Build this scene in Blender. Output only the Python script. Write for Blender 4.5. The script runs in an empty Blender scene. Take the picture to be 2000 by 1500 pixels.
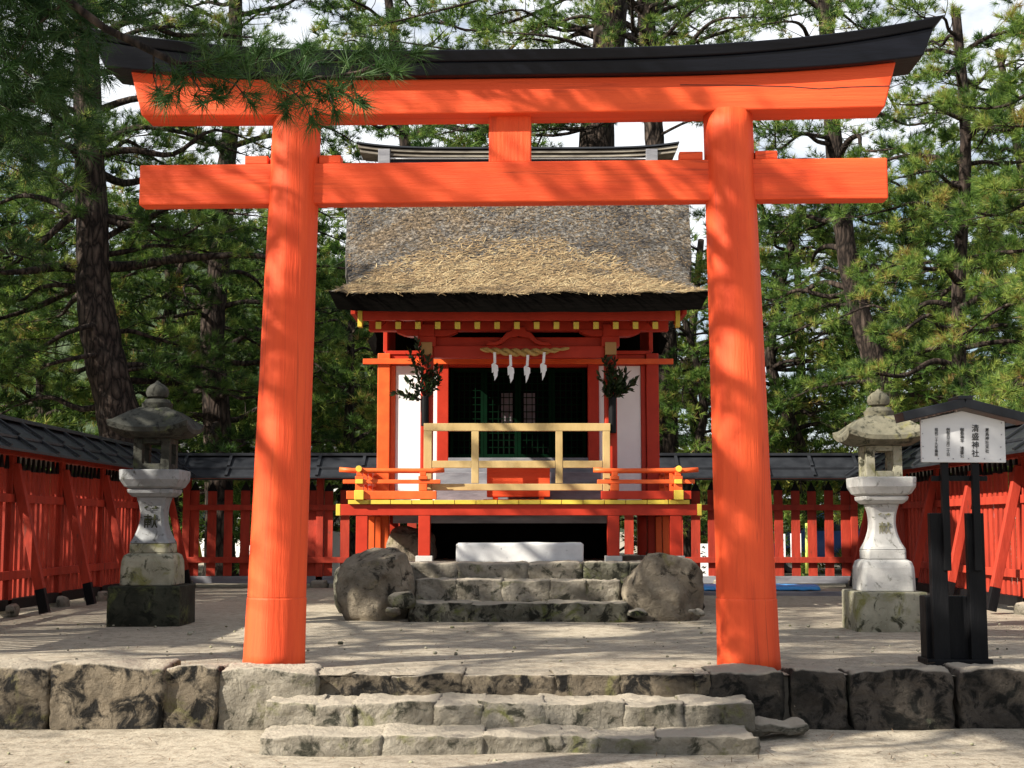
import bpy, bmesh, math, random
import numpy as np
from mathutils import Vector, Matrix, Euler, noise

S = bpy.context.scene
COL = S.collection
R = math.radians
# ------------------------------------------------------------------ camera, sky, sun, exposure
F, CAMZ = 2720.0, 1.08
TH = math.atan(280 / F)
cam = bpy.data.cameras.new('camera')
cam.sensor_width = 36; cam.lens = 36 * F / 2000
cam.clip_end = 3000; cam.clip_start = 0.1
camo = bpy.data.objects.new('camera', cam); COL.objects.link(camo)
camo.location = (0, 0, CAMZ); camo.rotation_euler = (R(90) + TH, 0, 0)
S.camera = camo

SUNV = Vector((-1.45, -0.80, 1.10)).normalized()
SUN_EL = math.asin(SUNV.z); SUN_AZ = math.atan2(SUNV.x, SUNV.y)
sun = bpy.data.lights.new('sun', 'SUN'); sun.energy = 5.0; sun.angle = R(0.55); sun.color = (1, .93, .80)
suno = bpy.data.objects.new('sun', sun); COL.objects.link(suno)
suno.rotation_euler = SUNV.to_track_quat('Z', 'Y').to_euler()

w = bpy.data.worlds.new('World'); S.world = w; w.use_nodes = True
nt = w.node_tree; nt.nodes.clear()
def wn(t, **k):
    n = nt.nodes.new(t)
    for a, b in k.items(): setattr(n, a, b)
    return n
sky = wn('ShaderNodeTexSky', sky_type='NISHITA', sun_disc=False, sun_elevation=SUN_EL, sun_rotation=SUN_AZ % (2 * math.pi))
sky.air_density = 1.0; sky.dust_density = 0.6; sky.ozone_density = 1.5
tc = wn('ShaderNodeTexCoord')
mp = wn('ShaderNodeMapping'); mp.inputs['Scale'].default_value = (1.6, 1.6, 3.2); mp.inputs['Location'].default_value = (.35, .2, .1)
nz = wn('ShaderNodeTexNoise'); nz.inputs['Scale'].default_value = 2.6; nz.inputs['Detail'].default_value = 8; nz.inputs['Roughness'].default_value = .58
rp = wn('ShaderNodeValToRGB'); rp.color_ramp.elements[0].position = .40; rp.color_ramp.elements[1].position = .57
mx = wn('ShaderNodeMix', data_type='RGBA'); mx.inputs['B'].default_value = (9.6, 9.9, 10.3, 1)
bg = wn('ShaderNodeBackground'); bg.inputs['Strength'].default_value = 0.055
wo = wn('ShaderNodeOutputWorld')
L = nt.links.new
L(tc.outputs['Generated'], mp.inputs['Vector']); L(mp.outputs[0], nz.inputs['Vector']); L(nz.outputs['Fac'], rp.inputs[0])
L(rp.outputs[0], mx.inputs['Factor']); L(sky.outputs[0], mx.inputs['A']); L(mx.outputs['Result'], bg.inputs['Color']); L(bg.outputs[0], wo.inputs[0])

S.view_settings.view_transform = 'Standard'; S.view_settings.look = 'None'
S.view_settings.gamma = 1; S.view_settings.exposure = 1.2
S.cycles.use_denoising = True; S.cycles.denoiser = 'OPENIMAGEDENOISE'; S.cycles.denoising_input_passes = 'RGB_ALBEDO_NORMAL'; S.cycles.denoising_prefilter = 'ACCURATE'
S.cycles.max_bounces = 6; S.cycles.diffuse_bounces = 3; S.cycles.glossy_bounces = 2
S.cycles.transmission_bounces = 3; S.cycles.transparent_max_bounces = 4
S.cycles.sample_clamp_indirect = 6
S.cycles.use_adaptive_sampling = False

# ------------------------------------------------------------------ helpers
def at(px, py, Y):
    u = px - 1000; v = 750 - py
    c, s = math.cos(TH), math.sin(TH)
    dy = F * c - v * s; dz = F * s + v * c
    t = Y / dy
    return Vector((u * t, Y, CAMZ + dz * t))
def zat(py, Y): return at(1000, py, Y).z
def xat(px, py, Y): return at(px, py, Y).x

WL = {}
def wloc(o): return WL.get(o.name, Vector((0, 0, 0))) if o else Vector((0, 0, 0))
def tag(o, label=None, cat=None, group=None, kind=None):
    if label: o['label'] = label
    if cat: o['category'] = cat
    if group: o['group'] = group
    if kind: o['kind'] = kind
    return o
def thing(name, label, cat, loc=(0, 0, 0), group=None):
    o = bpy.data.objects.new(name, None); COL.objects.link(o); o.location = loc
    o.empty_display_size = .2
    WL[o.name] = Vector(loc)
    return tag(o, label, cat, group)
def link(name, me, mat, parent=None, bevel=0, smooth=False, seg=2):
    o = bpy.data.objects.new(name, me); COL.objects.link(o)
    if mat is not None:
        for m in (mat if isinstance(mat, (list, tuple)) else [mat]): me.materials.append(m)
    if parent:
        p = wloc(parent)
        o.parent = parent
        me.transform(Matrix.Translation(-p))
        WL[o.name] = p
    else: WL[o.name] = Vector((0, 0, 0))
    if smooth: me.shade_smooth()
    if bevel:
        b = o.modifiers.new('bevel', 'BEVEL'); b.width = bevel; b.segments = seg; b.limit_method = 'ANGLE'; b.angle_limit = R(40)
        b.harden_normals = False
    return o

class MB:
    def __init__(s): s.v = []; s.f = []; s.m = []
    def add(s, vs, fs, mi=0):
        o = len(s.v); s.v += [tuple(v) for v in vs]; s.f += [tuple(i + o for i in f) for f in fs]; s.m += [mi] * len(fs); return s
    def box(s, c, d, rot=None, mi=0):
        hx, hy, hz = d[0] / 2, d[1] / 2, d[2] / 2
        vs = [Vector((x, y, z)) for x in (-hx, hx) for y in (-hy, hy) for z in (-hz, hz)]
        if rot is not None: vs = [rot @ v for v in vs]
        c = Vector(c)
        return s.add([v + c for v in vs], [(0, 1, 3, 2), (4, 6, 7, 5), (0, 4, 5, 1), (2, 3, 7, 6), (0, 2, 6, 4), (1, 5, 7, 3)], mi)
    def bx(s, x0, x1, y0, y1, z0, z1, mi=0):
        return s.box(((x0 + x1) / 2, (y0 + y1) / 2, (z0 + z1) / 2), (abs(x1 - x0), abs(y1 - y0), abs(z1 - z0)), None, mi)
    def beam(s, a, b, w, h, up=(0, 0, 1), mi=0):
        a, b = Vector(a), Vector(b); d = (b - a); l = d.length; d.normalize()
        x = d.cross(Vector(up)).normalized(); z = x.cross(d)
        rot = Matrix((x, d, z)).transposed()
        return s.box((a + b) / 2, (w, l, h), rot, mi)
    def tube(s, pts, rad, n=8, caps=True, mi=0, phase=0):
        pts = [Vector(p) for p in pts]; o = len(s.v); k = len(pts)
        t = (pts[1] - pts[0]).normalized()
        x = t.cross(Vector((0, 0, 1))); x = x.normalized() if x.length > .05 else Vector((1, 0, 0))
        for i, p in enumerate(pts):
            t = (pts[min(i + 1, k - 1)] - pts[max(i - 1, 0)]).normalized()
            x = (x - t * x.dot(t)).normalized(); y = t.cross(x)
            r = rad[i] if isinstance(rad, (list, tuple)) else rad
            for j in range(n):
                a = 2 * math.pi * j / n + phase
                q = p + x * (r * math.cos(a)) + y * (r * math.sin(a)); s.v.append((q.x, q.y, q.z))
        for i in range(k - 1):
            for j in range(n):
                a, b = o + i * n + j, o + i * n + (j + 1) % n
                s.f.append((a, b, b + n, a + n)); s.m.append(mi)
        if caps:
            s.f.append(tuple(o + j for j in range(n))[::-1]); s.m.append(mi)
            s.f.append(tuple(o + (k - 1) * n + j for j in range(n))); s.m.append(mi)
        return s
    def rings(s, rs, caps=True, mi=0):
        o = len(s.v); n = len(rs[0])
        for r in rs: s.v += [tuple(p) for p in r]
        for i in range(len(rs) - 1):
            for j in range(n):
                a, b = o + i * n + j, o + i * n + (j + 1) % n
                s.f.append((a, b, b + n, a + n)); s.m.append(mi)
        if caps:
            s.f.append(tuple(o + j for j in range(n))[::-1]); s.m.append(mi)
            s.f.append(tuple(o + (len(rs) - 1) * n + j for j in range(n))); s.m.append(mi)
        return s
    def prism(s, poly, y0, y1, mi=0):
        n = len(poly)
        vs = [(p[0], y0, p[1]) for p in poly] + [(p[0], y1, p[1]) for p in poly]
        fs = [tuple(range(n))[::-1], tuple(range(n, 2 * n))] + [(i, (i + 1) % n, n + (i + 1) % n, n + i) for i in range(n)]
        return s.add(vs, fs, mi)
    def mesh(s, name, fix=True):
        me = bpy.data.meshes.new(name); me.from_pydata(s.v, [], s.f)
        if any(s.m): me.polygons.foreach_set('material_index', s.m)
        if fix:
            bm = bmesh.new(); bm.from_mesh(me); bmesh.ops.recalc_face_normals(bm, faces=bm.faces); bm.to_mesh(me); bm.free()
        me.update(); return me
    def build(s, name, mat, parent=None, bevel=0, smooth=False, seg=2):
        return link(name, s.mesh(name), mat, parent, bevel, smooth, seg)

def fast_mesh(name, V, Fc, tint=None):
    me = bpy.data.meshes.new(name); V = np.asarray(V, np.float32); Fc = np.asarray(Fc, np.int32)
    k = Fc.shape[1]; m = len(Fc)
    me.vertices.add(len(V)); me.vertices.foreach_set('co', V.ravel())
    me.loops.add(m * k); me.loops.foreach_set('vertex_index', Fc.ravel())
    me.polygons.add(m); me.polygons.foreach_set('loop_start', np.arange(0, m * k, k, dtype=np.int32))
    if tint is not None:
        a = me.attributes.new('tint', 'FLOAT', 'POINT'); a.data.foreach_set('value', np.asarray(tint, np.float32))
    me.update(calc_edges=True); return me

# ------------------------------------------------------------------ materials
def ramp(n, stops):
    cr = n.color_ramp
    while len(cr.elements) < len(stops): cr.elements.new(.5)
    for e, (p, c) in zip(cr.elements, stops):
        e.position = p; e.color = (c[0], c[1], c[2], 1) if hasattr(c, '__len__') else (c, c, c, 1)
def newmat(name):
    m = bpy.data.materials.new(name); m.use_nodes = True; t = m.node_tree
    return m, t, t.nodes['Principled BSDF'], (lambda ty, **k: _nn(t, ty, **k)), t.links.new
def _nn(t, ty, **k):
    n = t.nodes.new(ty)
    for a, b in k.items():
        if a in n.inputs.keys() if hasattr(n.inputs, 'keys') else False: n.inputs[a].default_value = b
        else: setattr(n, a, b)
    return n
def noise_tex(N, Lk, vec, scale, detail=6, rough=.55, dist=0):
    n = N('ShaderNodeTexNoise'); n.inputs['Scale'].default_value = scale; n.inputs['Detail'].default_value = detail
    n.inputs['Roughness'].default_value = rough; n.inputs['Distortion'].default_value = dist
    if vec is not None: Lk(vec, n.inputs['Vector'])
    return n
def coords(N, Lk, stretch=(1, 1, 1)):
    c = N('ShaderNodeTexCoord'); m = N('ShaderNodeMapping'); m.inputs['Scale'].default_value = stretch
    Lk(c.outputs['Object'], m.inputs['Vector']); return m.outputs[0]
def bump(N, Lk, P, h, strength, dist=.01):
    b = N('ShaderNodeBump'); b.inputs['Strength'].default_value = strength; b.inputs['Distance'].default_value = dist
    Lk(h, b.inputs['Height']); Lk(b.outputs[0], P.inputs['Normal']); return b
def paint(name, c1, c2=None, stretch=(1, 1, 1), scale=5, rough=.5, bs=.15, bdist=.01, lo=.35, hi=.7, wear=None, spec=.25, lines=None):
    m, t, P, N, Lk = newmat(name); c2 = c2 or tuple(x * .8 for x in c1)
    v = coords(N, Lk, stretch); n = noise_tex(N, Lk, v, scale, 8, .6)
    r = N('ShaderNodeValToRGB'); ramp(r, [(lo, c2), (hi, c1)]); Lk(n.outputs['Fac'], r.inputs[0]); out = r.outputs[0]
    if wear:
        n2 = noise_tex(N, Lk, v, scale * 3.1, 10, .68); r2 = N('ShaderNodeValToRGB'); ramp(r2, [(wear[1], (0, 0, 0)), (wear[1] + .08, (1, 1, 1))])
        Lk(n2.outputs['Fac'], r2.inputs[0]); x = N('ShaderNodeMix', data_type='RGBA'); Lk(r2.outputs[0], x.inputs['Factor']); Lk(out, x.inputs['A'])
        x.inputs['B'].default_value = (*wear[0], 1); out = x.outputs['Result']
    if lines:                                   # fine drying cracks along the grain
        vl = coords(N, Lk, lines[1]); nl = noise_tex(N, Lk, vl, 7, 3, .5, .3); rl = N('ShaderNodeValToRGB')
        ramp(rl, [(.485, (0, 0, 0)), (.4985, (1, 1, 1)), (.5015, (1, 1, 1)), (.515, (0, 0, 0))]); Lk(nl.outputs['Fac'], rl.inputs[0])
        nm = noise_tex(N, Lk, v, 3, 2); rm = N('ShaderNodeValToRGB'); ramp(rm, [(.42, (0, 0, 0)), (.58, (.55, .55, .55))]); Lk(nm.outputs['Fac'], rm.inputs[0])
        ml = N('ShaderNodeMath', operation='MULTIPLY'); Lk(rl.outputs[0], ml.inputs[0]); Lk(rm.outputs[0], ml.inputs[1])
        x = N('ShaderNodeMix', data_type='RGBA'); Lk(ml.outputs[0], x.inputs['Factor']); Lk(out, x.inputs['A']); x.inputs['B'].default_value = (*lines[0], 1); out = x.outputs['Result']
    Lk(out, P.inputs['Base Color']); P.inputs['Roughness'].default_value = rough; P.inputs['Specular IOR Level'].default_value = spec
    n3 = noise_tex(N, Lk, v, scale * 6, 6, .6)
    bump(N, Lk, P, n3.outputs['Fac'], bs, bdist)
    return m
def stone(name, light, dark, lichen=(.03, .035, .02), lamt=.5, scale=3, speck=.5, bs=.6, bd=.02, moss=None, fine=26, dust=0):
    m, t, P, N, Lk = newmat(name)
    v = coords(N, Lk); n = noise_tex(N, Lk, v, scale, 10, .62)
    r = N('ShaderNodeValToRGB'); ramp(r, [(.36, dark), (.64, light)]); Lk(n.outputs['Fac'], r.inputs[0]); out = r.outputs[0]
    def layer(out, sc, th, col, wid=.1, dist=.6):
        nn = noise_tex(N, Lk, v, sc, 8, .66, dist); rr = N('ShaderNodeValToRGB'); ramp(rr, [(th, (0, 0, 0)), (th + wid, (1, 1, 1))])
        Lk(nn.outputs['Fac'], rr.inputs[0]); x = N('ShaderNodeMix', data_type='RGBA'); Lk(rr.outputs[0], x.inputs['Factor'])
        Lk(out, x.inputs['A']); x.inputs['B'].default_value = (*col, 1); return x.outputs['Result']
    if moss: out = layer(out, scale * 1.3, moss[1], moss[0], .14)
    out = layer(out, scale * 2.3, lamt, lichen)
    if speck: out = layer(out, scale * 7, .78 - speck * .2, tuple(min(.8, x * 1.8) for x in light), .08)
    if dust:                                    # sand trodden onto the upward faces
        ge = N('ShaderNodeNewGeometry'); sp = N('ShaderNodeSeparateXYZ'); Lk(ge.outputs['Normal'], sp.inputs[0])
        rd_ = N('ShaderNodeValToRGB'); ramp(rd_, [(.55, (0, 0, 0)), (.93, (dust,) * 3)]); Lk(sp.outputs['Z'], rd_.inputs[0])
        x = N('ShaderNodeMix', data_type='RGBA'); Lk(rd_.outputs[0], x.inputs['Factor']); Lk(out, x.inputs['A']); x.inputs['B'].default_value = (.40, .35, .28, 1); out = x.outputs['Result']
    Lk(out, P.inputs['Base Color']); P.inputs['Roughness'].default_value = .9; P.inputs['Specular IOR Level'].default_value = .25
    a = noise_tex(N, Lk, v, fine, 10, .7); b = noise_tex(N, Lk, v, fine * .3, 6, .6)
    ad = N('ShaderNodeMath', operation='ADD'); Lk(a.outputs['Fac'], ad.inputs[0]); Lk(b.outputs['Fac'], ad.inputs[1])
    bump(N, Lk, P, ad.outputs[0], bs, bd)
    return m
def foliage(name, stops, transl=.35, rough=.55):
    m, t, P, N, Lk = newmat(name)
    a = N('ShaderNodeAttribute'); a.attribute_name = 'tint'
    r = N('ShaderNodeValToRGB'); ramp(r, stops); Lk(a.outputs['Fac'], r.inputs[0])
    Lk(r.outputs[0], P.inputs['Base Color']); P.inputs['Roughness'].default_value = rough; P.inputs['Specular IOR Level'].default_value = .3
    tr = N('ShaderNodeBsdfTranslucent'); Lk(r.outputs[0], tr.inputs['Color'])
    mxs = N('ShaderNodeMixShader'); mxs.inputs[0].default_value = transl
    Lk(P.outputs[0], mxs.inputs[1]); Lk(tr.outputs[0], mxs.inputs[2]); Lk(mxs.outputs[0], t.nodes['Material Output'].inputs['Surface'])
    return m

VERM = (.78, .098, .026); VERM2 = (.60, .056, .016)
M = {}
M['verm_v'] = paint('vermilion_upright', VERM, VERM2, (1, 1, .07), 7, .6, .6, .012, .28, .66, wear=((.50, .052, .018), .63), lines=((.26, .03, .012), (1, 1, .03)))
M['verm_h'] = paint('vermilion_beam', VERM, VERM2, (.06, 1, 1), 7, .6, .6, .012, .28, .66, wear=((.50, .052, .018), .645), lines=((.26, .03, .012), (.03, 1, 1)))
M['red'] = paint('shaded_red_paint', (.46, .034, .013), (.36, .024, .009), (1, 1, 1), 4, .5, .15, .006)  # shrine vermilion darkened to red: eave shade put into the paint colour
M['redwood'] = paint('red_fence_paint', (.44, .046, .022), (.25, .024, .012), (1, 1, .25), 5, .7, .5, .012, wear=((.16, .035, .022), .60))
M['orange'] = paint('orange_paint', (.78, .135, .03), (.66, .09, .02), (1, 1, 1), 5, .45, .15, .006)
M['black'] = paint('black_paint', (.003, .004, .007), (.007, .008, .013), (.15, 1, 1), 6, .4, .4, .008, spec=.16)
M['blackwood'] = paint('black_wood', (.003, .0033, .0045), (.007, .007, .008), (1, 1, .2), 8, .5, .5, .01, wear=((.04, .035, .03), .73), spec=.12)
M['roofboard'] = paint('black_roof_board', (.010, .011, .014), (.024, .026, .031), (1, 1, 1), 5, .4, .3, .01, wear=((.07, .075, .08), .66), spec=.22)
M['gold'] = paint('yellow_cap_paint', (.66, .50, .075), (.56, .40, .05), (1, 1, 1), 5, .45, .1, .005)
M['palewood'] = paint('pale_wood', (.50, .36, .165), (.41, .285, .12), (1, 1, .3), 9, .55, .2, .006)
M['tanwood'] = paint('tan_wood', (.42, .25, .10), (.34, .19, .07), (1, 1, .5), 8, .6, .2, .006)
M['greywood'] = paint('weathered_grey_wood', (.26, .26, .28), (.14, .14, .16), (.2, 1, 1), 12, .75, .4, .01)
M['ridgewood'] = paint('weathered_ridge_board', (.30, .27, .22), (.10, .085, .07), (.25, 1, 1), 10, .85, .4, .01)
M['plaster'] = paint('white_plaster', (.80, .80, .80), (.74, .74, .75), (1, 1, 1), 3, .8, .1, .004)
M['green'] = paint('shaded_green_lattice', (.0012, .013, .005), (.001, .008, .003), (1, 1, 1), 6, .7, .1, .004, spec=.03)  # green paint darkened further: porch shade put into the lattice colour
M['dark'] = paint('interior_shade', (.006, .005, .005), (.003, .003, .003), (1, 1, 1), 6, .9, .1, spec=.02)  # shade inside the hall and under the deck, put into a near-black colour
M['pane'] = paint('dim_pale_pane', (.20, .17, .19), (.13, .11, .12), (1, 1, 1), 6, .9, .1, spec=.02)  # dull grey for the two small panes behind the lattice
M['eavecut_shaded'] = paint('shaded_bark_eave', (.006, .005, .0045), (.003, .0028, .0025), (.3, .3, 3), 20, .95, .3, .006, spec=.0)  # near-black bark edge: shade under the eave is put into the colour
M['straw_rope'] = paint('straw_rope', (.52, .36, .13), (.36, .24, .08), (6, 1, 1), 14, .8, .5, .01)
M['paper'] = paint('white_paper', (.8, .8, .82), (.76, .76, .79), (1, 1, 1), 4, .7, .05)
M['signwhite'] = paint('white_sign_board', (.56, .56, .57), (.49, .49, .51), (1, 1, 1), 3, .5, .05, .003, wear=((.45, .44, .43), .74))
M['ink'] = paint('black_ink', (.012, .012, .012), (.02, .02, .02), (1, 1, 1), 5, .6, .02)
M['redink'] = paint('red_ink', (.6, .02, .02), (.5, .02, .02), (1, 1, 1), 5, .6, .02)
M['bark'] = None
M['granite'] = stone('pale_granite', (.52, .51, .49), (.38, .375, .36), (.15, .15, .125), .575, 3.2, .35, .35, .01, fine=40)
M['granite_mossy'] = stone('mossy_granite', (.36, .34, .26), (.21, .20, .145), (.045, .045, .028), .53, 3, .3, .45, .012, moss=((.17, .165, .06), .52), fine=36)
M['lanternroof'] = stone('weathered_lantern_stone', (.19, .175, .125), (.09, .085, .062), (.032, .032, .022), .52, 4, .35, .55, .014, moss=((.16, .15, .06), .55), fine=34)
M['lanternroof_shaded'] = stone('shaded_lantern_stone', (.06, .06, .05), (.022, .023, .019), (.010, .010, .008), .52, 4, .25, .6, .016, moss=((.07, .08, .035), .56), fine=30)  # darker copy of the lantern roof stone: shade put into the colour, plus moss
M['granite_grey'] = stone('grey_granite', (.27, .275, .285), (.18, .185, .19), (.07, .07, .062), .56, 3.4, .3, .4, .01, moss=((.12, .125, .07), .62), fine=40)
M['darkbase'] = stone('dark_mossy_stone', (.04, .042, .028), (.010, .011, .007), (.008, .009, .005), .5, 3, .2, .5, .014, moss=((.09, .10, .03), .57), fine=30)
M['wallstone'] = stone('brown_wall_stone', (.24, .195, .14), (.062, .05, .036), (.010, .009, .008), .46, 2.2, .5, 1.0, .05, moss=((.15, .145, .05), .56), fine=16, dust=.85)
M['wallstone_dark'] = stone('dark_wall_stone', (.10, .083, .068), (.022, .019, .016), (.006, .006, .005), .48, 2.6, .6, 1.0, .05, moss=((.12, .14, .09), .61), fine=16, dust=.8)
M['stepstone'] = stone('grey_step_stone', (.29, .26, .21), (.125, .11, .085), (.035, .034, .024), .54, 3.0, .3, 1.0, .04, moss=((.13, .13, .05), .55), fine=18, dust=.9)
M['stepdark'] = stone('mossy_step_stone', (.17, .16, .125), (.06, .057, .04), (.015, .015, .01), .49, 3.4, .35, 1.0, .04, moss=((.085, .095, .03), .53), fine=18, dust=.8)
M['boulder'] = stone('boulder_stone', (.33, .28, .21), (.12, .10, .075), (.025, .022, .016), .55, 2.6, .35, 1.0, .09, moss=((.16, .145, .055), .60), fine=10)
M['block'] = stone('white_granite_block', (.60, .60, .60), (.50, .50, .51), (.14, .14, .13), .62, 4, .2, .3, .008, fine=60)
M['mortar'] = stone('mortar', (.20, .18, .15), (.13, .115, .095), (.08, .07, .06), .6, 4, .3, .5, .01)

def bark_mat():
    m, t, P, N, Lk = newmat('pine_bark')
    v = coords(N, Lk, (1, 1, .28))
    vo = N('ShaderNodeTexVoronoi'); vo.feature = 'DISTANCE_TO_EDGE'; vo.inputs['Scale'].default_value = 9
    nn = noise_tex(N, Lk, v, 4, 6, .6)
    ad = N('ShaderNodeVectorMath', operation='ADD'); sc = N('ShaderNodeVectorMath', operation='SCALE'); sc.inputs['Scale'].default_value = .25
    Lk(nn.outputs['Color'], sc.inputs[0]); Lk(v, ad.inputs[0]); Lk(sc.outputs[0], ad.inputs[1]); Lk(ad.outputs[0], vo.inputs['Vector'])
    r = N('ShaderNodeValToRGB'); ramp(r, [(0, (.006, .0045, .004)), (.10, (.026, .019, .016)), (.4, (.075, .057, .047)), (.7, (.13, .11, .098))]); Lk(vo.outputs['Distance'], r.inputs[0])
    n2 = noise_tex(N, Lk, v, 2.2, 4); x = N('ShaderNodeMix', data_type='RGBA', blend_type='MULTIPLY'); x.inputs['Factor'].default_value = .7
    r2 = N('ShaderNodeValToRGB'); ramp(r2, [(.3, (.45, .42, .4)), (.7, (1.2, 1.15, 1.1))]); Lk(n2.outputs['Fac'], r2.inputs[0])
    Lk(r.outputs[0], x.inputs['A']); Lk(r2.outputs[0], x.inputs['B']); Lk(x.outputs['Result'], P.inputs['Base Color'])
    P.inputs['Roughness'].default_value = .95; P.inputs['Specular IOR Level'].default_value = .2
    bump(N, Lk, P, vo.outputs['Distance'], 1.0, .05)
    return m
M['bark'] = bark_mat()
M['needle'] = foliage('pine_needles', [(0, (.009, .026, .006)), (.28, (.030, .074, .013)), (.6, (.105, .190, .032)), (.93, (.31, .365, .075)), (1, (.28, .18, .06))], .40)
M['needle_near'] = foliage('near_pine_needles', [(0, (.012, .040, .010)), (.5, (.040, .095, .022)), (1, (.13, .19, .05))], .3)
M['leaf'] = foliage('broad_leaves', [(0, (.03, .065, .012)), (.5, (.11, .175, .03)), (1, (.30, .29, .05))], .4)
M['leaf_dark'] = foliage('dark_glossy_leaves', [(0, (.010, .022, .008)), (1, (.028, .05, .016))], .15, .35)
M['straw'] = foliage('dry_straw', [(0, (.045, .038, .03)), (.3, (.15, .105, .06)), (.62, (.30, .20, .10)), (1, (.44, .35, .20))], .1, .9)
M['litter'] = foliage('dry_pine_litter', [(0, (.06, .04, .025)), (1, (.22, .14, .08))], .0, .9)

def soil_mat(name, a, b):
    m, t, P, N, Lk = newmat(name)
    v = coords(N, Lk)
    n = noise_tex(N, Lk, v, .55, 8, .6); n2 = noise_tex(N, Lk, v, 9, 10, .7); n3 = noise_tex(N, Lk, v, 55, 5, .75)
    r = N('ShaderNodeValToRGB'); ramp(r, [(.32, b), (.68, a)]); Lk(n.outputs['Fac'], r.inputs[0])
    r2 = N('ShaderNodeValToRGB'); ramp(r2, [(.34, (.62, .60, .58)), (.56, (1, 1, 1))]); Lk(n2.outputs['Fac'], r2.inputs[0])
    r3 = N('ShaderNodeValToRGB'); ramp(r3, [(.34, (.42, .39, .36)), (.47, (.95, .95, .95)), (.70, (1.2, 1.18, 1.15))]); Lk(n3.outputs['Fac'], r3.inputs[0])
    x = N('ShaderNodeMix', data_type='RGBA', blend_type='MULTIPLY'); x.inputs['Factor'].default_value = 1; Lk(r.outputs[0], x.inputs['A']); Lk(r2.outputs[0], x.inputs['B'])
    y = N('ShaderNodeMix', data_type='RGBA', blend_type='MULTIPLY'); y.inputs['Factor'].default_value = .8; Lk(x.outputs['Result'], y.inputs['A']); Lk(r3.outputs[0], y.inputs['B'])
    Lk(y.outputs['Result'], P.inputs['Base Color']); P.inputs['Roughness'].default_value = .95; P.inputs['Specular IOR Level'].default_value = .15
    ad = N('ShaderNodeMath', operation='MULTIPLY_ADD'); ad.inputs[1].default_value = .25; Lk(n3.outputs['Fac'], ad.inputs[0]); Lk(n2.outputs['Fac'], ad.inputs[2])
    bump(N, Lk, P, ad.outputs[0], .6, .03)
    return m
M['soil'] = soil_mat('sandy_soil', (.43, .38, .30), (.31, .27, .215))

def thatch_mat():
    m, t, P, N, Lk = newmat('bark_thatch')
    v = coords(N, Lk, (1, 1, .6))
    n = noise_tex(N, Lk, v, 20, 8, .72, .4); n2 = noise_tex(N, Lk, v, 1.1, 5, .6, .5); n3 = noise_tex(N, Lk, v, 75, 3, .7)
    r = N('ShaderNodeValToRGB'); ramp(r, [(.36, (.022, .021, .022)), (.46, (.10, .093, .088)), (.56, (.27, .25, .225)), (.68, (.50, .47, .40))]); Lk(n.outputs['Fac'], r.inputs[0])
    r2 = N('ShaderNodeValToRGB'); ramp(r2, [(.36, (.30, .29, .31)), (.50, (1, 1, 1)), (.62, (1.05, .86, .66))]); Lk(n2.outputs['Fac'], r2.inputs[0])
    x = N('ShaderNodeMix', data_type='RGBA', blend_type='MULTIPLY'); x.inputs['Factor'].default_value = 1; Lk(r.outputs[0], x.inputs['A']); Lk(r2.outputs[0], x.inputs['B'])
    Lk(x.outputs['Result'], P.inputs['Base Color']); P.inputs['Roughness'].default_value = .95; P.inputs['Specular IOR Level'].default_value = .15
    ad = N('ShaderNodeMath', operation='ADD'); Lk(n.outputs['Fac'], ad.inputs[0]); Lk(n3.outputs['Fac'], ad.inputs[1])
    bump(N, Lk, P, ad.outputs[0], 1.0, .05)
    return m
M['thatch'] = thatch_mat()

# ------------------------------------------------------------------ ground
rng = np.random.default_rng(7); random.seed(7)
ZL = -0.43
def sheet(name, xs, ys, z, amp, sc, mat, zf=None):
    V = []; nx, ny = len(xs), len(ys)
    for y in ys:
        for x in xs:
            h = amp * noise.fractal(Vector((x * sc, y * sc, 3.1)), 1, 2, 4) if abs(x) < 14 and y < 40 else 0
            V.append((x, y, z + h + (zf(x, y) if zf else 0)))
    Fc = [(j * nx + i, j * nx + i + 1, (j + 1) * nx + i + 1, (j + 1) * nx + i) for j in range(ny - 1) for i in range(nx - 1)]
    me = fast_mesh(name, V, Fc); o = link(name, me, mat, None, 0, True); return tag(o, kind='structure')
far = [-1500, -500, -200, -80, -40, -20]
xs = far + list(np.arange(-14, 14.01, .2)) + [-a for a in far[::-1]]
def lowz(x, y):                       # sand banked against the retaining wall
    d = max(0.0, 1 - abs(y - 10.35) / .55)
    side = 1 if (x < -1.75 or x > 1.85) else 0
    return .05 * d * d * side
sheet('ground', xs, [-1500, -300, -80, -30, -10, 0] + list(np.arange(2, 10.9, .12)) , ZL, .02, 1.1, M['soil'], lowz)
sheet('terrace', xs, list(np.arange(10.52, 12, .1)) + list(np.arange(12, 30, .25)) + [32, 36, 45, 60, 100, 200, 500, 1500], -.012, .016, .9, M['soil'])
b = MB(); b.bx(-300, 300, 10.57, 10.9, -.6, -.03); tag(b.build('terrace_edge', M['mortar']), kind='structure')

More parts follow.
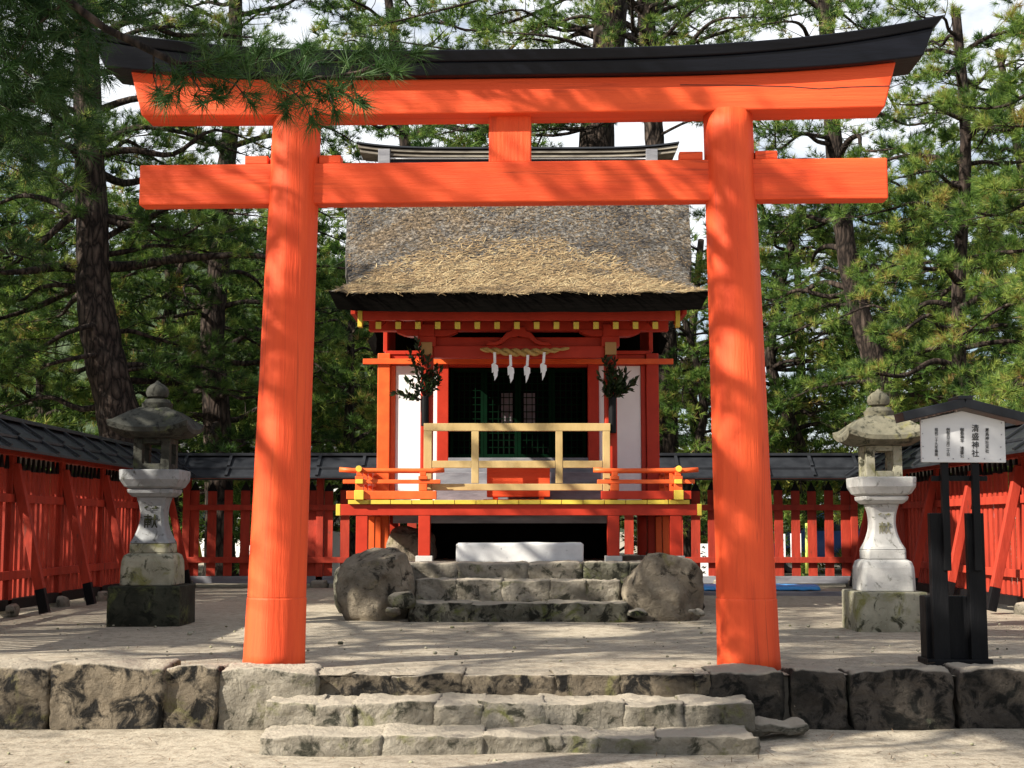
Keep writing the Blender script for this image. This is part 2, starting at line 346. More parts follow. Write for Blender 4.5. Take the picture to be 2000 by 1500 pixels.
# ------------------------------------------------------------------ stones
def rock(mb, c, d, seed, n=7, power=5.0, amp=.06, freq=2.2, taper=0, mi=0, rough=.5, facets=0):
    """rounded irregular block: a subdivided box pushed towards a superellipsoid, with noise"""
    bm = bmesh.new(); bmesh.ops.create_cube(bm, size=2)
    bmesh.ops.subdivide_edges(bm, edges=bm.edges[:], cuts=n, use_grid_fill=True)
    off = Vector((seed * 7.31, seed * 3.17, seed * 1.73)); d = Vector(d); c = Vector(c)
    rf_ = random.Random(seed); pl = []
    for _ in range(facets):
        q = Vector((rf_.gauss(0, 1), rf_.gauss(0, 1), rf_.gauss(0, .8))).normalized()
        pl.append((q, rf_.uniform(.84, 1.0) * .5 * math.sqrt(sum((q[i] * d[i]) ** 2 for i in range(3)))))
    vs = []
    for v in bm.verts:
        p = v.co; q = (abs(p.x) ** power + abs(p.y) ** power + abs(p.z) ** power) ** (1 / power)
        p = p / q
        w = Vector((p.x * d.x / 2, p.y * d.y / 2, p.z * d.z / 2))
        for n_, h_ in pl:
            e_ = w.dot(n_) - h_
            if e_ > 0: w = w - n_ * (e_ * .92)
        nv = noise.noise_vector(w * freq + off) * amp + noise.noise_vector(w * freq * 3.3 + off) * amp * .45 + noise.noise_vector(w * freq * 9 + off) * amp * .16
        w = w + p.normalized() * (-abs(noise.noise(w * freq * 2.0 + off)) * amp * rough + noise.noise(w * freq * 14 + off) * amp * .22 * rough)
        w = w + nv
        if taper: w.x *= 1 - taper * (p.z * .5 + .5)
        vs.append(w + c)
    bm.verts.index_update()
    fs = [tuple(x.index for x in f.verts) for f in bm.faces]; bm.free()
    return mb.add(vs, fs, mi)
def rock_part(name, c, d, seed, mat, parent=None, **k):
    b = MB(); rock(b, c, d, seed, **k); return b.build(name, mat, parent, 0, True)

# retaining wall, lower steps
def wall(label, px_list, y0, parentname, side):
    t = thing('stone_wall', label, 'wall', (0, 10.6, ZL))
    for i, (xa, xb, ya, yb, mt, bulge) in enumerate(px_list):
        Yf = 10.42 - bulge
        a = at(xa, ya, Yf); c = at(xb, yb, Yf)
        z0 = ZL - .06 if yb is None else min(c.z, a.z - .2)
        rock_part('stone', ((a.x + c.x) / 2, Yf + .24, (a.z - .005 + z0) / 2), (c.x - a.x, .5, a.z - z0), i + 3 * side, M[mt], t, n=22, power=16, amp=.036, freq=2.6, rough=.45)
    return t
wl = wall('brown rubble retaining wall to the left of the lower steps', [
    (-620, -440, 1300, 1446, 'wallstone', 0), (-438, -240, 1298, 1446, 'wallstone', .02), (-236, -90, 1300, 1446, 'wallstone_dark', 0), (-88, 93, 1298, 1446, 'wallstone', 0.02),
    (96, 318, 1297, 1440, 'wallstone', 0.05), (320, 424, 1304, 1446, 'wallstone', 0.02), (424, 617, 1306, 1440, 'stepstone', -.02)], 0, '', 1)
wr = wall('dark lichen-blotched retaining wall to the right of the lower steps', [
    (1384, 1536, 1309, 1425, 'wallstone_dark', -.02), (1549, 1656, 1310, 1425, 'wallstone_dark', 0), (1662, 1866, 1309, 1432, 'wallstone_dark', .02), (1872, 2075, 1307, 1428, 'wallstone_dark', .02),
    (2080, 2260, 1307, 1432, 'wallstone', 0), (2266, 2480, 1307, 1432, 'wallstone_dark', .02), (2484, 2640, 1307, 1432, 'wallstone_dark', 0)], 0, '', 2)
def steps(label, rows, seed0):
    base = rows[0]
    t = thing('stone_steps', label, 'steps', (0, base['Y'], base['zb']))
    for k, r in enumerate(rows):
        b = MB(); e = r['edges']
        for i in range(len(e) - 1):
            xa = xat(e[i], r['py'], r['Y']); xb = xat(e[i + 1], r['py'], r['Y'])
            dz = random.uniform(-.008, .008); dyo = random.uniform(-.018, .018)
            rock(b, ((xa + xb) / 2, r['Y'] + r['dep'] / 2 + dyo, (r['zt'] + r['zb'] - .06) / 2 + dz), (xb - xa + .035, r['dep'], r['zt'] - r['zb'] + .06), seed0 + k * 11 + i, n=18, power=26, amp=.026, freq=3.0, rough=.9)
        b.build('step', M[r['mat']], t, 0, True)
    return t
steps('flight of three broad worn grey stone steps below the torii', [
    dict(Y=9.50, zb=-.43, zt=-.302, dep=.62, py=1450, edges=[507, 745, 945, 1095, 1165, 1290, 1479], mat='stepstone'),
    dict(Y=10.0, zb=-.302, zt=-.152, dep=.75, py=1390, edges=[517, 620, 690, 850, 940, 1062, 1220, 1335, 1472], mat='stepstone'),
    dict(Y=10.52, zb=-.155, zt=0.0, dep=.45, py=1330, edges=[613, 690, 762, 905, 1080, 1206, 1362, 1392], mat='wallstone')], 40)
# small wedge stones at the wall's foot
for i, (px, py, s, lab) in enumerate([(1515, 1402, .22, 'pale flat stone wedged where the lower steps meet the dark wall'), (1470, 1412, .13, 'small chip of stone beside the right end of the middle lower step')]):
    p = at(px, py, 10.2); o = rock_part('wedge_stone', (p.x, p.y, p.z - .06), (s * 1.9, s * 1.1, s * .42), 90 + i, M['stepstone'], None, n=5, power=3, amp=.05, freq=5)
    tag(o, lab, 'stone')

# ------------------------------------------------------------------ torii
T = thing('torii_gate', 'large vermilion torii gate with a black curved top lintel', 'gate', (-0.015, 11.12, 0))
tx, ty = T.location.x, T.location.y
for sx, xb, xt in ((-1, -1.872, -1.757), (1, 1.868, 1.772)):
    b = MB(); rs = []
    zl = sorted([-.06 + k / 30 * 4.49 for k in range(31)] + [.515, .524, .530, .536, .545])
    for z in zl:
        f = (z + .06) / 4.49; cx = xb + (xt - xb) * z / 4.39; r = .236 - .04 * f + .006 * math.exp(-z * 5) + (.004 if z < .53 else 0) - (.005 if abs(z - .53) < .003 else 0)
        ring = []
        for j in range(56):
            a = 2 * math.pi * j / 56
            rr = r * (1 + .012 * math.cos(8 * a + .4) + .012 * noise.noise(Vector((cx + math.cos(a), math.sin(a), z * .7)) * 2.2))
            ring.append((tx + cx + rr * math.cos(a), ty + rr * math.sin(a), z))
        rs.append(ring)
    b.rings(rs); b.build('pillar', M['verm_v'], T, 0, True)
MB().bx(tx - 3.03, tx + 3.03, ty - .085, ty + .085, 3.695, 4.03).build('tie_beam', M['verm_h'], T, .012)
for x0, x1 in ((-2.17, -1.98), (-1.56, -1.38), (1.37, 1.56), (1.98, 2.16)):
    b = MB(); s = 1 if x0 > 0 else -1
    b.bx(tx + x0, tx + x1, ty - .06, ty + .06, 4.033, 4.103); b.build('wedge', M['verm_h'], T, .008)
MB().bx(tx - .172, tx + .172, ty - .055, ty + .055, 4.032, 4.44).build('strut', M['verm_v'], T, .008)
b = MB(); rs = []
for k in range(61):
    u = -1 + k / 30; sori = .10 * abs(u) ** 4
    def sh(z): return tx + u * (3.0 + .10 * (z - 4.41) / .3)
    z0 = 4.41 + .012 * abs(u) ** 3; z1 = 4.698 + sori
    rs.append([(sh(z0), ty - .16, z0), (sh(z0), ty + .16, z0), (sh(4.72), ty + .16, z1), (sh(4.72), ty - .16, z1)])
b.rings(rs); LL = b.build('lower_lintel', M['verm_h'], T, .012)
b = MB(); cr = [(1330, 166), (1440, 168), (1545, 172), (1600, 177), (1660, 174), (1735, 173)]
cp = [at(x, y, ty - .161 - .05) for x, y in cr]; cp = [Vector((p.x, ty - .160, p.z)) for p in cp]
for p, q in zip(cp[:-1], cp[1:]): b.beam(p, q, .004, .007, (0, 0, 1))
b.build('crack', M['ink'], LL)
b = MB(); rs = []; b2 = MB(); rs2 = []
for k in range(71):
    u = -1 + k / 35; sori = .235 * abs(u) ** 3.1; sol = .115 * abs(u) ** 4
    def sh(dz): return tx + u * (3.30 + .16 * dz / .25)
    zb = 4.70 + sol
    rs.append([(sh(0), ty - .24, zb), (sh(0), ty + .24, zb), (sh(.13), ty + .27, 4.80 + sori), (sh(.13), ty - .27, 4.80 + sori)])
    zz = 4.803 + sori
    rs2.append([(sh(.135), ty - .285, zz), (sh(.135), ty + .285, zz), (sh(.25), ty + .32, zz + .082), (sh(.3), ty, zz + .15), (sh(.25), ty - .32, zz + .082)])
b.rings(rs); b.build('upper_lintel', M['black'], T, .01)
b2.rings(rs2); b2.build('lintel_cap', M['black'], T, .01)
T.rotation_euler.z = R(-2.2)

# ------------------------------------------------------------------ shrine
CX = .09
PZ = .65
# platform and its two steps
P_ = thing('stone_platform', 'low rough stone platform under the red shrine', 'platform', (CX, 20, 0))
for i, (a, c) in enumerate([(688, 762), (764, 893), (893, 1030), (1032, 1136), (1138, 1230), (1232, 1330)]):
    xa, xb = xat(a, 1110, 17.35), xat(c, 1110, 17.35)
    rock_part('edge_stone', ((xa + xb) / 2, 17.68, .32), (xb - xa + .03, .66, .66), 200 + i, M['stepdark' if i in (0, 4, 5) else 'stepstone'], P_, n=12, power=16, amp=.035, freq=3)
b = MB(); b.bx(CX - 2.1, CX + 2.1, 17.75, 23.6, -.1, PZ - .02); b.build('earth_top', M['soil'], P_)
for s in (-1, 1):
    for i in range(5):
        rock_part('side_stone', (CX + s * 2.12, 18.4 + i * 1.1, .28), (.5, 1.12, .66), 220 + i + s * 7, M['stepdark'], P_, n=7, power=5, amp=.05, freq=2.6)
steps('two short mossy stone steps leading up to the shrine platform', [
    dict(Y=16.32, zb=0, zt=.215, dep=.8, py=1190, edges=[801, 918, 1072, 1224], mat='stepdark'),
    dict(Y=16.86, zb=.21, zt=.455, dep=.7, py=1150, edges=[813, 893, 980, 1075, 1143, 1210], mat='stepstone')], 300)
o = MB(); rock(o, (xat(1015, 1070, 17.95), 18.12, PZ + .105), (1.64, .36, .26), 330, n=10, power=22, amp=.008, freq=3)
tag(o.build('stone_block', M['block'], None, 0, True), 'long pale dressed stone block lying on the platform as a step', 'stone')
def boulder(px, py0, py1, pxa, pxb, Y, seed, label, dep=1.0, mat='boulder', pw=3.0, amp=.055):
    a = at(pxa, py1, Y); c = at(pxb, py0, Y)
    b = MB(); zt = at(px, py0, Y + .3).z; zb = -.12
    rock(b, ((a.x + c.x) / 2, Y + dep * .5, (zt + zb) / 2), (c.x - a.x, dep, zt - zb), seed, n=30, power=pw, amp=amp, freq=1.9, rough=.35, facets=16)
    return tag(b.build('boulder', M[mat], None, 0, True), label, 'boulder')
boulder(720, 1070, 1205, 650, 806, 16.35, 5, 'rounded pale boulder left of the platform steps', 1.05)
boulder(1290, 1080, 1205, 1220, 1384, 16.35, 9, 'brown angular boulder right of the platform steps', 1.05)
for i, (px, py, wpx, hpx, Y, lab) in enumerate([(785, 1185, 46, 36, 16.25, 'small dark mossy stone between the pale boulder and the steps'), (765, 1200, 30, 14, 16.2, 'flat grey chip of stone in front of the pale boulder'),
        (1362, 1203, 30, 14, 16.1, 'small flat stone at the foot of the brown boulder'), (1245, 1205, 40, 16, 16.2, 'low dark stone between the steps and the brown boulder')]):
    p = at(px, py, Y); k = Y / 2740
    o = rock_part('small_stone', (p.x, Y + .1, p.z + hpx * k * .3), (wpx * k, .28, hpx * k), 400 + i, M['stepdark' if i in (0, 3) else 'stepstone'], None, n=5, power=3, amp=.05, freq=4)
    tag(o, lab, 'stone')
o = rock_part('boulder', (xat(802, 1080, 19.3), 19.4, PZ + .12), (.75, .7, .62), 77, M['boulder'], None, n=18, power=2.6, amp=.05, freq=2, facets=12)
tag(o, 'brown rock in the shadow under the left end of the shrine deck', 'boulder')

H = thing('shrine_building', 'small vermilion shrine with a thick bark-thatched roof and railed deck', 'shrine', (CX, 20.2, PZ))
DZ = 1.436                              # deck top
YD = 18.32                              # deck front
def hb(name, x0, x1, y0, y1, z0, z1, mat, parent=H, bevel=.006):
    return MB().bx(CX + x0, CX + x1, y0, y1, z0, z1).build(name, M[mat], parent, bevel)
# deck
b = MB(); x = -2.24
b = MB()
nb = 16; wdt = 4.48 / nb
for i in range(nb): b.bx(CX - 2.24 + i * wdt + .004, CX - 2.24 + (i + 1) * wdt - .004, YD - .012, 22.6, DZ - .052, DZ)
dk = b.build('deck_floor', M['red'], H, .004)
b = MB()
for i in range(nb): b.bx(CX - 2.24 + i * wdt + .004, CX - 2.24 + (i + 1) * wdt - .004, YD - .026, YD - .014, DZ - .053, DZ + .001)
b.build('board_ends', M['gold'], dk, .003)
fb = hb('deck_beam', -2.34, 2.34, YD + .02, YD + .17, DZ - .20, DZ - .054, 'red')
for s in (-1, 1): hb('end_cap', s * 2.342, s * 2.40, YD + .017, YD + .173, DZ - .203, DZ - .051, 'gold', fb)
for s in (-1, 1):
    sb = hb('deck_beam', s * 2.0, s * 2.13, YD + .172, 22.5, DZ - .20, DZ - .054, 'red')
for s in (-1, 1):
    for xx, ys in ((2.06, (YD + .105, 19.35, 20.3, 21.3, 22.3)), (1.24, (YD + .10,))):
        for yy in ys:
            ww = .075 if yy > 19 else .077
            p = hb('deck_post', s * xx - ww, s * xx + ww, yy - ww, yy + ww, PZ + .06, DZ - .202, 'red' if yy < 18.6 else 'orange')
            hb('foot_stone', s * xx - .11, s * xx + .11, yy - .11, yy + .11, PZ - .05, PZ + .06, 'granite', p)
# railings
for s in (-1, 1):
    r_ = MB(); yr = YD + .02
    xo = s * 2.36; xi = s * 0.98
    a = Vector((CX + xo, yr, DZ + .40)); c = Vector((CX + xi, yr, DZ + .395))
    r_.tube([a, a.lerp(c, .12) - Vector((0, 0, .012)), c.lerp(a, .12) - Vector((0, 0, .012)), c], .033, 12)
    r_.build('top_rail', M['orange'], H, 0, True)
    hb('middle_rail', s * 2.31, s * 1.03, yr - .03, yr + .03, DZ + .215, DZ + .268, 'orange')
    hb('bottom_rail', s * 2.26, s * 1.08, yr - .05, yr + .05, DZ + .012, DZ + .12, 'red' if s > 0 else 'orange')  # left rail in the lit colour, right rail in the shaded one
    for xx in (2.09, 1.26):
        p = hb('rail_post', s * xx - .055, s * xx + .055, yr - .045, yr + .045, DZ + .122, DZ + .213, 'orange')
        hb('collar', s * xx - .058, s * xx + .058, yr - .052, yr + .052, DZ + .27, DZ + .315, 'orange', p)
        hb('neck', s * xx - .04, s * xx + .04, yr - .04, yr + .04, DZ + .316, DZ + .37, 'orange', p)
    # side railing running back along the deck
    xs_ = s * 2.09
    sr = MB().tube([(CX + xs_, yr - .13, DZ + .405), (CX + xs_, 22.3, DZ + .40)], .034, 12).build('side_top_rail', M['orange'], H, 0, True)
    MB().tube([(CX + xs_, yr - .142, DZ + .405), (CX + xs_, yr - .131, DZ + .405)], .042, 14).build('rail_cap', M['gold'], sr, .004)
    sr = hb('side_middle_rail', xs_ - .032, xs_ + .032, yr + .035, 22.3, DZ + .215, DZ + .268, 'orange')
    hb('rail_cap', xs_ - .05, xs_ + .05, yr - .08, yr - .033, DZ + .212, DZ + .270, 'gold', sr)
    sr = hb('side_bottom_rail', xs_ - .05, xs_ + .05, yr + .055, 22.3, DZ + .012, DZ + .12, 'orange')
    hb('rail_cap', xs_ - .062, xs_ + .062, yr - .10, yr - .053, DZ + .003, DZ + .128, 'gold', sr)
    for yy in (18.95, 19.6, 20.3, 21.0, 21.7): hb('rail_post', xs_ - .045, xs_ + .045, yy - .045, yy + .045, DZ + .122, DZ + .40, 'orange')
# hall: pillars, walls, steps
YW = 20.35; HF = 2.08
for s in (-1, 1):
    hb('corner_pillar', s * 1.965 - .092, s * 1.965 + .092, YW - .092, YW + .092, PZ + .02, 3.62, 'orange' if s < 0 else 'red', H, .012)  # lit left side coloured orange, shaded right side the darker red
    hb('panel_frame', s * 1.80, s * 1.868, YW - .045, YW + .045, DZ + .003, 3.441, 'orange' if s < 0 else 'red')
    hb('door_post', s * 1.02, s * 1.18, YW - .08, YW + .08, DZ + .002, 3.6, 'red')
    hb('wall_panel', s * 1.185, s * 1.797, YW - .02, YW + .03, DZ + .004, 3.44, 'plaster')
    hb('panel_rail', s * 1.185, s * 1.865, YW - .05, YW + .05, 3.442, 3.6, 'red')
    hb('rear_pillar', s * 1.965 - .09, s * 1.965 + .09, 21.85, 22.03, PZ, 3.62, 'red')
    hb('side_wall', s * 1.965 - .03, s * 1.965 + .03, YW + .1, 21.85, DZ + .004, 3.6, 'plaster')
    hb('under_deck_shade', s * 1.3, s * 1.28, YD + 1.0, 22.3, PZ, DZ - .06, 'dark')  # dark sheets added to stand for the shade under the deck
hb('head_beam', -2.27, 2.27, YW - .13, YW - .075, 3.455, 3.535, 'orange', H)
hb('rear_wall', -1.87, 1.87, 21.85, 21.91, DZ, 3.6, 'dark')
hb('under_deck_shade', -1.28, 1.28, 20.0, 20.06, PZ - .01, DZ - .06, 'dark')
hb('ground_sill', -1.7, 1.35, YD + .6, YD + .66, DZ - .3, DZ - .07, 'greywood')
hb('hall_floor', -1.01, 1.01, YW - .25, 21.84, HF - .06, HF, 'greywood')
hb('stair_front', -1.18, 1.18, YW - .35, YW - .30, DZ + .002, HF - .062, 'greywood')
hb('stair', -1.17, 1.17, YW - .62, YW - .352, DZ + .002, DZ + .42, 'greywood')
hb('stair', -1.16, 1.16, YW - .95, YW - .622, DZ + .002, DZ + .21, 'greywood')
hb('ceiling', -1.95, 1.95, YW - .07, 21.85, 3.605, 3.66, 'red')
# lattice doors
for k in range(4):
    x0 = -1.0 + k * .5; x1 = x0 + .495
    d = MB(); yd = YW + .10
    for a, c, e, g in ((x0, x0 + .045, HF + .01, 3.42), (x1 - .045, x1, HF + .01, 3.42), (x0 + .046, x1 - .046, HF + .01, HF + .07), (x0 + .046, x1 - .046, 2.55, 2.60), (x0 + .046, x1 - .046, 3.36, 3.42)):
        d.bx(CX + a, CX + c, yd, yd + .05, e, g)
    do = d.build('lattice_door', M['green'], H, .003)
    l = MB()
    for j in range(1, 5): l.bx(CX + x0 + .045 + j * .081 - .006, CX + x0 + .045 + j * .081 + .006, yd + .012, yd + .035, HF + .072, 3.358)
    for z in np.arange(HF + .17, 3.34, .105): l.bx(CX + x0 + .046, CX + x1 - .046, yd + .016, yd + .03, z - .006, z + .006)
    l.build('lattice', M['green'], do)
hb('door_shade_sheet', -1.01, 1.01, YW + .19, YW + .21, HF, 3.6, 'dark')  # dark sheet added behind the doors for the dim interior
hb('door_lintel', -1.015, 1.015, YW - .06, YW + .1, 3.425, 3.6, 'red')
for px in (990, 1034):
    a = at(px - 11, 768, YW + .17); c = at(px + 11, 829, YW + .17)
    MB().bx(a.x, c.x, YW + .155, YW + .175, c.z, a.z).build('dull_pane', M['pane'], H)
# porch pillars, brackets, beams
YP = 18.68
for s in (-1, 1):
    xx = s * 1.235
    p = hb('porch_pillar', xx - .083, xx + .083, YP - .083, YP + .083, DZ + .002, 3.498, 'red', H, .018)
    zc = zat(683, YP)
    hb('beam_nose', xx - .075, xx + .075, YP - .15, YP - .085, zc - .085, zc + .085, 'tanwood', p)
    hb('capital_block', xx - .12, xx + .12, YP - .12, YP + .12, 3.50, 3.638, 'red')
    poly = []
    for k in range(25):
        u = -1 + k / 12; poly.append((CX + xx + u * .41, 3.640 + .06 * max(0, (abs(u) - .55) / .45) ** 1.6))
    poly += [(CX + xx + .41, 3.73), (CX + xx - .41, 3.73)]
    MB().prism(poly, YP - .10, YP + .09).build('bracket_arm', M['red'], H, .006)
    hb('bracket_block', xx - .1, xx + .1, YP - .13, YP - .102, 3.64, 3.80, 'red')
    for yy, q in ((YP + .6, 0), (YP + 1.2, 0)):
        pass
    b = MB()                                     # curved tie from porch to hall
    pts = [(CX + s * 1.235, YP + .1 + t * 1.55, 3.32 + .42 * math.sin(t * 1.8) - .05 * t) for t in np.linspace(0, 1, 9)]
    b.tube(pts, .07, 8); b.build('rainbow_beam', M['red'], H, 0, True)
zt, zb2 = zat(677, YP), zat(700, YP)
hb('porch_beam', -1.15, 1.15, YP - .075, YP + .075, zb2, zt, 'red')
hb('upper_board', -1.15, 1.15, YP + .01, YP + .06, zt + .002, 3.64, 'red')
# frog-leg strut
zk0 = zt + .003; zk1 = 3.765
poly = [(-.44, 0), (-.40, .055), (-.33, .05), (-.25, .09), (-.17, .2), (-.10, .235), (-.085, .3), (.085, .3), (.10, .235), (.17, .2), (.25, .09), (.33, .05), (.40, .055), (.44, 0), (.3, 0), (.22, .035), (.13, .12), (0, .15), (-.13, .12), (-.22, .035), (-.3, 0)]
sc = (zk1 - zk0) / .3
MB().prism([(CX + x, zk0 + z * sc) for x, z in poly], YP - .12, YP - .04).build('frog_leg_strut', M['red'], H, .006)
hb('porch_purlin', -2.02, 2.02, YP - .08, YP + .08, 3.717, 3.855, 'red', H)
# eaves: fascia, rafters
YE = 18.0
zf0, zf1 = zat(626, YE), zat(600, YE)
fa = hb('fascia', -2.04, 2.04, YE - .03, YE + .05, zf0, zf1 + .02, 'red')
for s in (-1, 1): hb('end_cap', s * 2.042, s * 2.10, YE - .045, YE + .07, zf0 - .09, zf1, 'gold', fa)
for i in range(15):
    px = 739 + i * (1280 - 739) / 14
    x = xat(px, 633, YE); z = zat(633.5, YE)
    r_ = MB().beam((x, YE + .012, z - .012), (x, 20.3, z + .62), .068, .088).build('rafter', M['red'], H, .004)
    b = MB(); b.box((x, YE + .004, z - .014), (.072, .014, .092)); b.build('end_cap', M['gold'], r_, .002)
for s in (-1, 1):
    for k in range(6):
        yy = 18.2 + k * .42; z = 3.86 + (yy - 18.2) * .24
        MB().beam((CX + s * 1.25, yy, z - .02), (CX + s * 2.12, yy, z + .05), .06, .07).build('side_rafter', M['red'], H, .004)
    b = MB(); b.add([(CX + s * 1.2, YE + .1, 3.97), (CX + s * 2.15, YE + .1, 4.02), (CX + s * 2.2, 20.4, 4.62), (CX + s * 1.2, 20.4, 4.55)], [(0, 1, 2, 3)])
    b.add([(CX + s * 1.2, YE + .1, 3.985), (CX + s * 2.15, YE + .1, 4.035), (CX + s * 2.2, 20.4, 4.635), (CX + s * 1.2, 20.4, 4.565)], [(0, 3, 2, 1)])
    b.build('eave_board', M['plaster'], H)
    hb('bargeboard', s * 2.16, s * 2.22, 18.2, 19.2, 3.88, 4.05, 'red')
    hb('gable_wall', s * 1.965 - .03, s * 1.965 + .03, YW + .1, 21.85, 3.665, 5.0, 'red')
# roof
NU, NT = 56, 44
W0 = [(0, 2.44), (.03, 2.40), (.07, 2.355), (.11, 2.315), (.16, 2.28), (.21, 2.262), (.28, 2.285), (.36, 2.34), (.5, 2.43), (1.0, 2.60)]
def wid(t): return float(np.interp(t, [a for a, _ in W0], [c for _, c in W0]))
Z0R, Z1R, Y0R, Y1R = zat(573, 17.6), zat(325, 20.9), 17.6, 20.9
def roof_pt(u, t, under=False):
    """t 0 front eave -> 1 ridge -> 2 rear eave"""
    tt = t if t <= 1 else 2 - t
    y = Y0R + (Y1R - Y0R) * t if t <= 1 else Y1R + (t - 1) * 1.55
    z = Z0R + (Z1R - Z0R) * (.42 * tt + .58 * tt ** 1.9)
    e = abs(u)
    z += .04 * e ** 4 * max(0, 1 - tt * 6) - .17 * e ** 7 * min(1, max(0, tt - .16) * 3.2) * (1 - .3 * tt)
    x = CX + wid(tt) * (u - .012 * np.sign(u) * 0)
    h = .022 * noise.fractal(Vector((x * 1.4, y * 1.4, z)), 1, 2, 3) + .012 * noise.noise(Vector((x * 9, y * 9, z * 9)))
    z += h * (.25 if under else 1)
    if under:
        th = .235 + .05 * tt
        z -= th; y += .06 * max(0, 1 - tt * 12) * (1 if t <= 1 else -1); x = CX + (x - CX) * (.955 + .042 * min(1, tt * 6))
    return Vector((x, y, z))
us = [math.sin(math.pi / 2 * (-1 + 2 * i / NU)) * .35 + .65 * (-1 + 2 * i / NU) for i in range(NU + 1)]
ts = [2 * (j / (2 * NT)) for j in range(2 * NT + 1)]
b = MB(); n1 = NU + 1
top = [roof_pt(u, t) for t in ts for u in us]; bot = [roof_pt(u, t, True) for t in ts for u in us]
nT = len(top); m_ = len(ts)
fs = []; mi = []
for j in range(m_ - 1):
    for i in range(NU):
        a = j * n1 + i; fs.append((a, a + 1, a + n1 + 1, a + n1)); mi.append(0)
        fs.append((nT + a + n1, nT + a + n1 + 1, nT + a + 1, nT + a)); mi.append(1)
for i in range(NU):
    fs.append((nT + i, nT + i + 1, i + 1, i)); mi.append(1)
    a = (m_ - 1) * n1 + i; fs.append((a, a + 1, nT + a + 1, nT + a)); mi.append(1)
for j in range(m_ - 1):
    a = j * n1; fs.append((a, a + n1, nT + a + n1, nT + a)); mi.append(0 if 2 < j < NT * 1.45 else 1)  # rear verges also take the near-black colour that stands for shade
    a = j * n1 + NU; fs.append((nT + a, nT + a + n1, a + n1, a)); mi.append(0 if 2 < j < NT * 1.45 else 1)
b.v = [tuple(p) for p in top + bot]; b.f = fs; b.m = mi
me = b.mesh('thatched_roof', False); roof = link('thatched_roof', me, [M['thatch'], M['eavecut_shaded']], H, 0, True)
me.set_sharp_from_angle(angle=R(50))
# straw lying on the roof
def straw(n, fn, tintfn, l0, l1, wd):
    V = np.zeros((n * 4, 3)); Tn = np.zeros(n * 4); k = 0
    while k < n:
        u, t, ok = fn()
        if not ok: continue
        p = roof_pt(u, t); du = roof_pt(min(u + .01, 1), t) - p; dt = roof_pt(u, t + .01) - p
        if du.length < 1e-5: continue
        du.normalize(); dt.normalize(); nn = du.cross(dt)
        a = random.gauss(0, .75) if random.random() < .75 else random.uniform(0, 6.28)
        d = du * math.cos(a) + dt * math.sin(a) + nn * random.gauss(.015, .09); d.normalize()
        sd = d.cross(nn).normalized() * wd * random.uniform(.5, 1.3); l = random.uniform(l0, l1)
        p = p + nn * random.uniform(.0, .014)
        q = p + d * l
        for i, z in enumerate((p - sd, p + sd, q + sd * .5, q - sd * .5)): V[k * 4 + i] = z
        Tn[k * 4:k * 4 + 4] = tintfn(u, t); k += 1
    return V, np.arange(n * 4).reshape(n, 4), Tn
def f1():
    u = random.uniform(-1, 1); t = random.uniform(.0, .62) ** 1.15
    lim = (.50 + .05 * noise.noise(Vector((u * 4, 0, 0)))) * (1 - abs(u + .08) ** 2.2 * .85) + .045
    return u, t, t < lim * (1.12 - .62 * random.random() ** 1.5) and abs(u) < .99 and noise.noise(Vector((u * 7, t * 12, 4))) > random.gauss(-.45, .2)
def tint1(u, t):
    base = .62 + .25 * noise.noise(Vector((u * 5, t * 8, 1))) - .25 * max(0, 1 - abs(u + .05) / .3) * max(0, 1 - abs(t - .07) / .06)
    return min(1, max(0, base + random.gauss(0, .24)))
V1, F1, T1 = straw(17000, f1, tint1, .04, .15, .0065)
def f2(): return random.uniform(-.995, .995), random.uniform(.05, 1), True
V2, F2, T2 = straw(14000, f2, lambda u, t: min(1, max(0, random.gauss(.16, .16))), .02, .07, .008)
o = link('roof_straw', fast_mesh('roof_straw', np.vstack([V1, V2]), np.vstack([F1, F2 + len(V1)]), np.concatenate([T1, T2])), M['straw'], H); o['kind'] = 'stuff'
# ridge
zr = Z1R + .0
rb = hb('ridge_box', -2.02, 2.02, 20.72, 21.08, zr - .12, zr + .06, 'black', H)
hb('ridge_strip', -2.03, 2.03, 20.69, 21.11, zr + .062, zr + .082, 'paper', rb)
def ridge_layer(name, half, z0, th, y, lift, mat):
    b = MB(); rs = []
    for k in range(41):
        u = -1 + k / 20; z = zr + z0 + lift * abs(u) ** 5; x = CX + u * half
        rs.append([(x, 20.9 - y, z), (x, 20.9 + y, z), (x, 20.9 + y - .02, z + th), (x, 20.9, z + th * 1.3), (x, 20.9 - y + .02, z + th)])
    b.rings(rs); return b.build(name, M[mat], H, .004)
ridge_layer('ridge_board', 2.40, .084, .045, .235, .075, 'ridgewood')
ridge_layer('ridge_board', 2.43, .146, .045, .25, .085, 'ridgewood')
ridge_layer('ridge_cap', 2.45, .206, .03, .27, .09, 'roofboard')
for s in (-1, 1): hb('ridge_end_block', s * 2.03 - .09, s * 2.03 + .09, 20.64, 21.16, zr - .13, zr + .205, 'greywood')

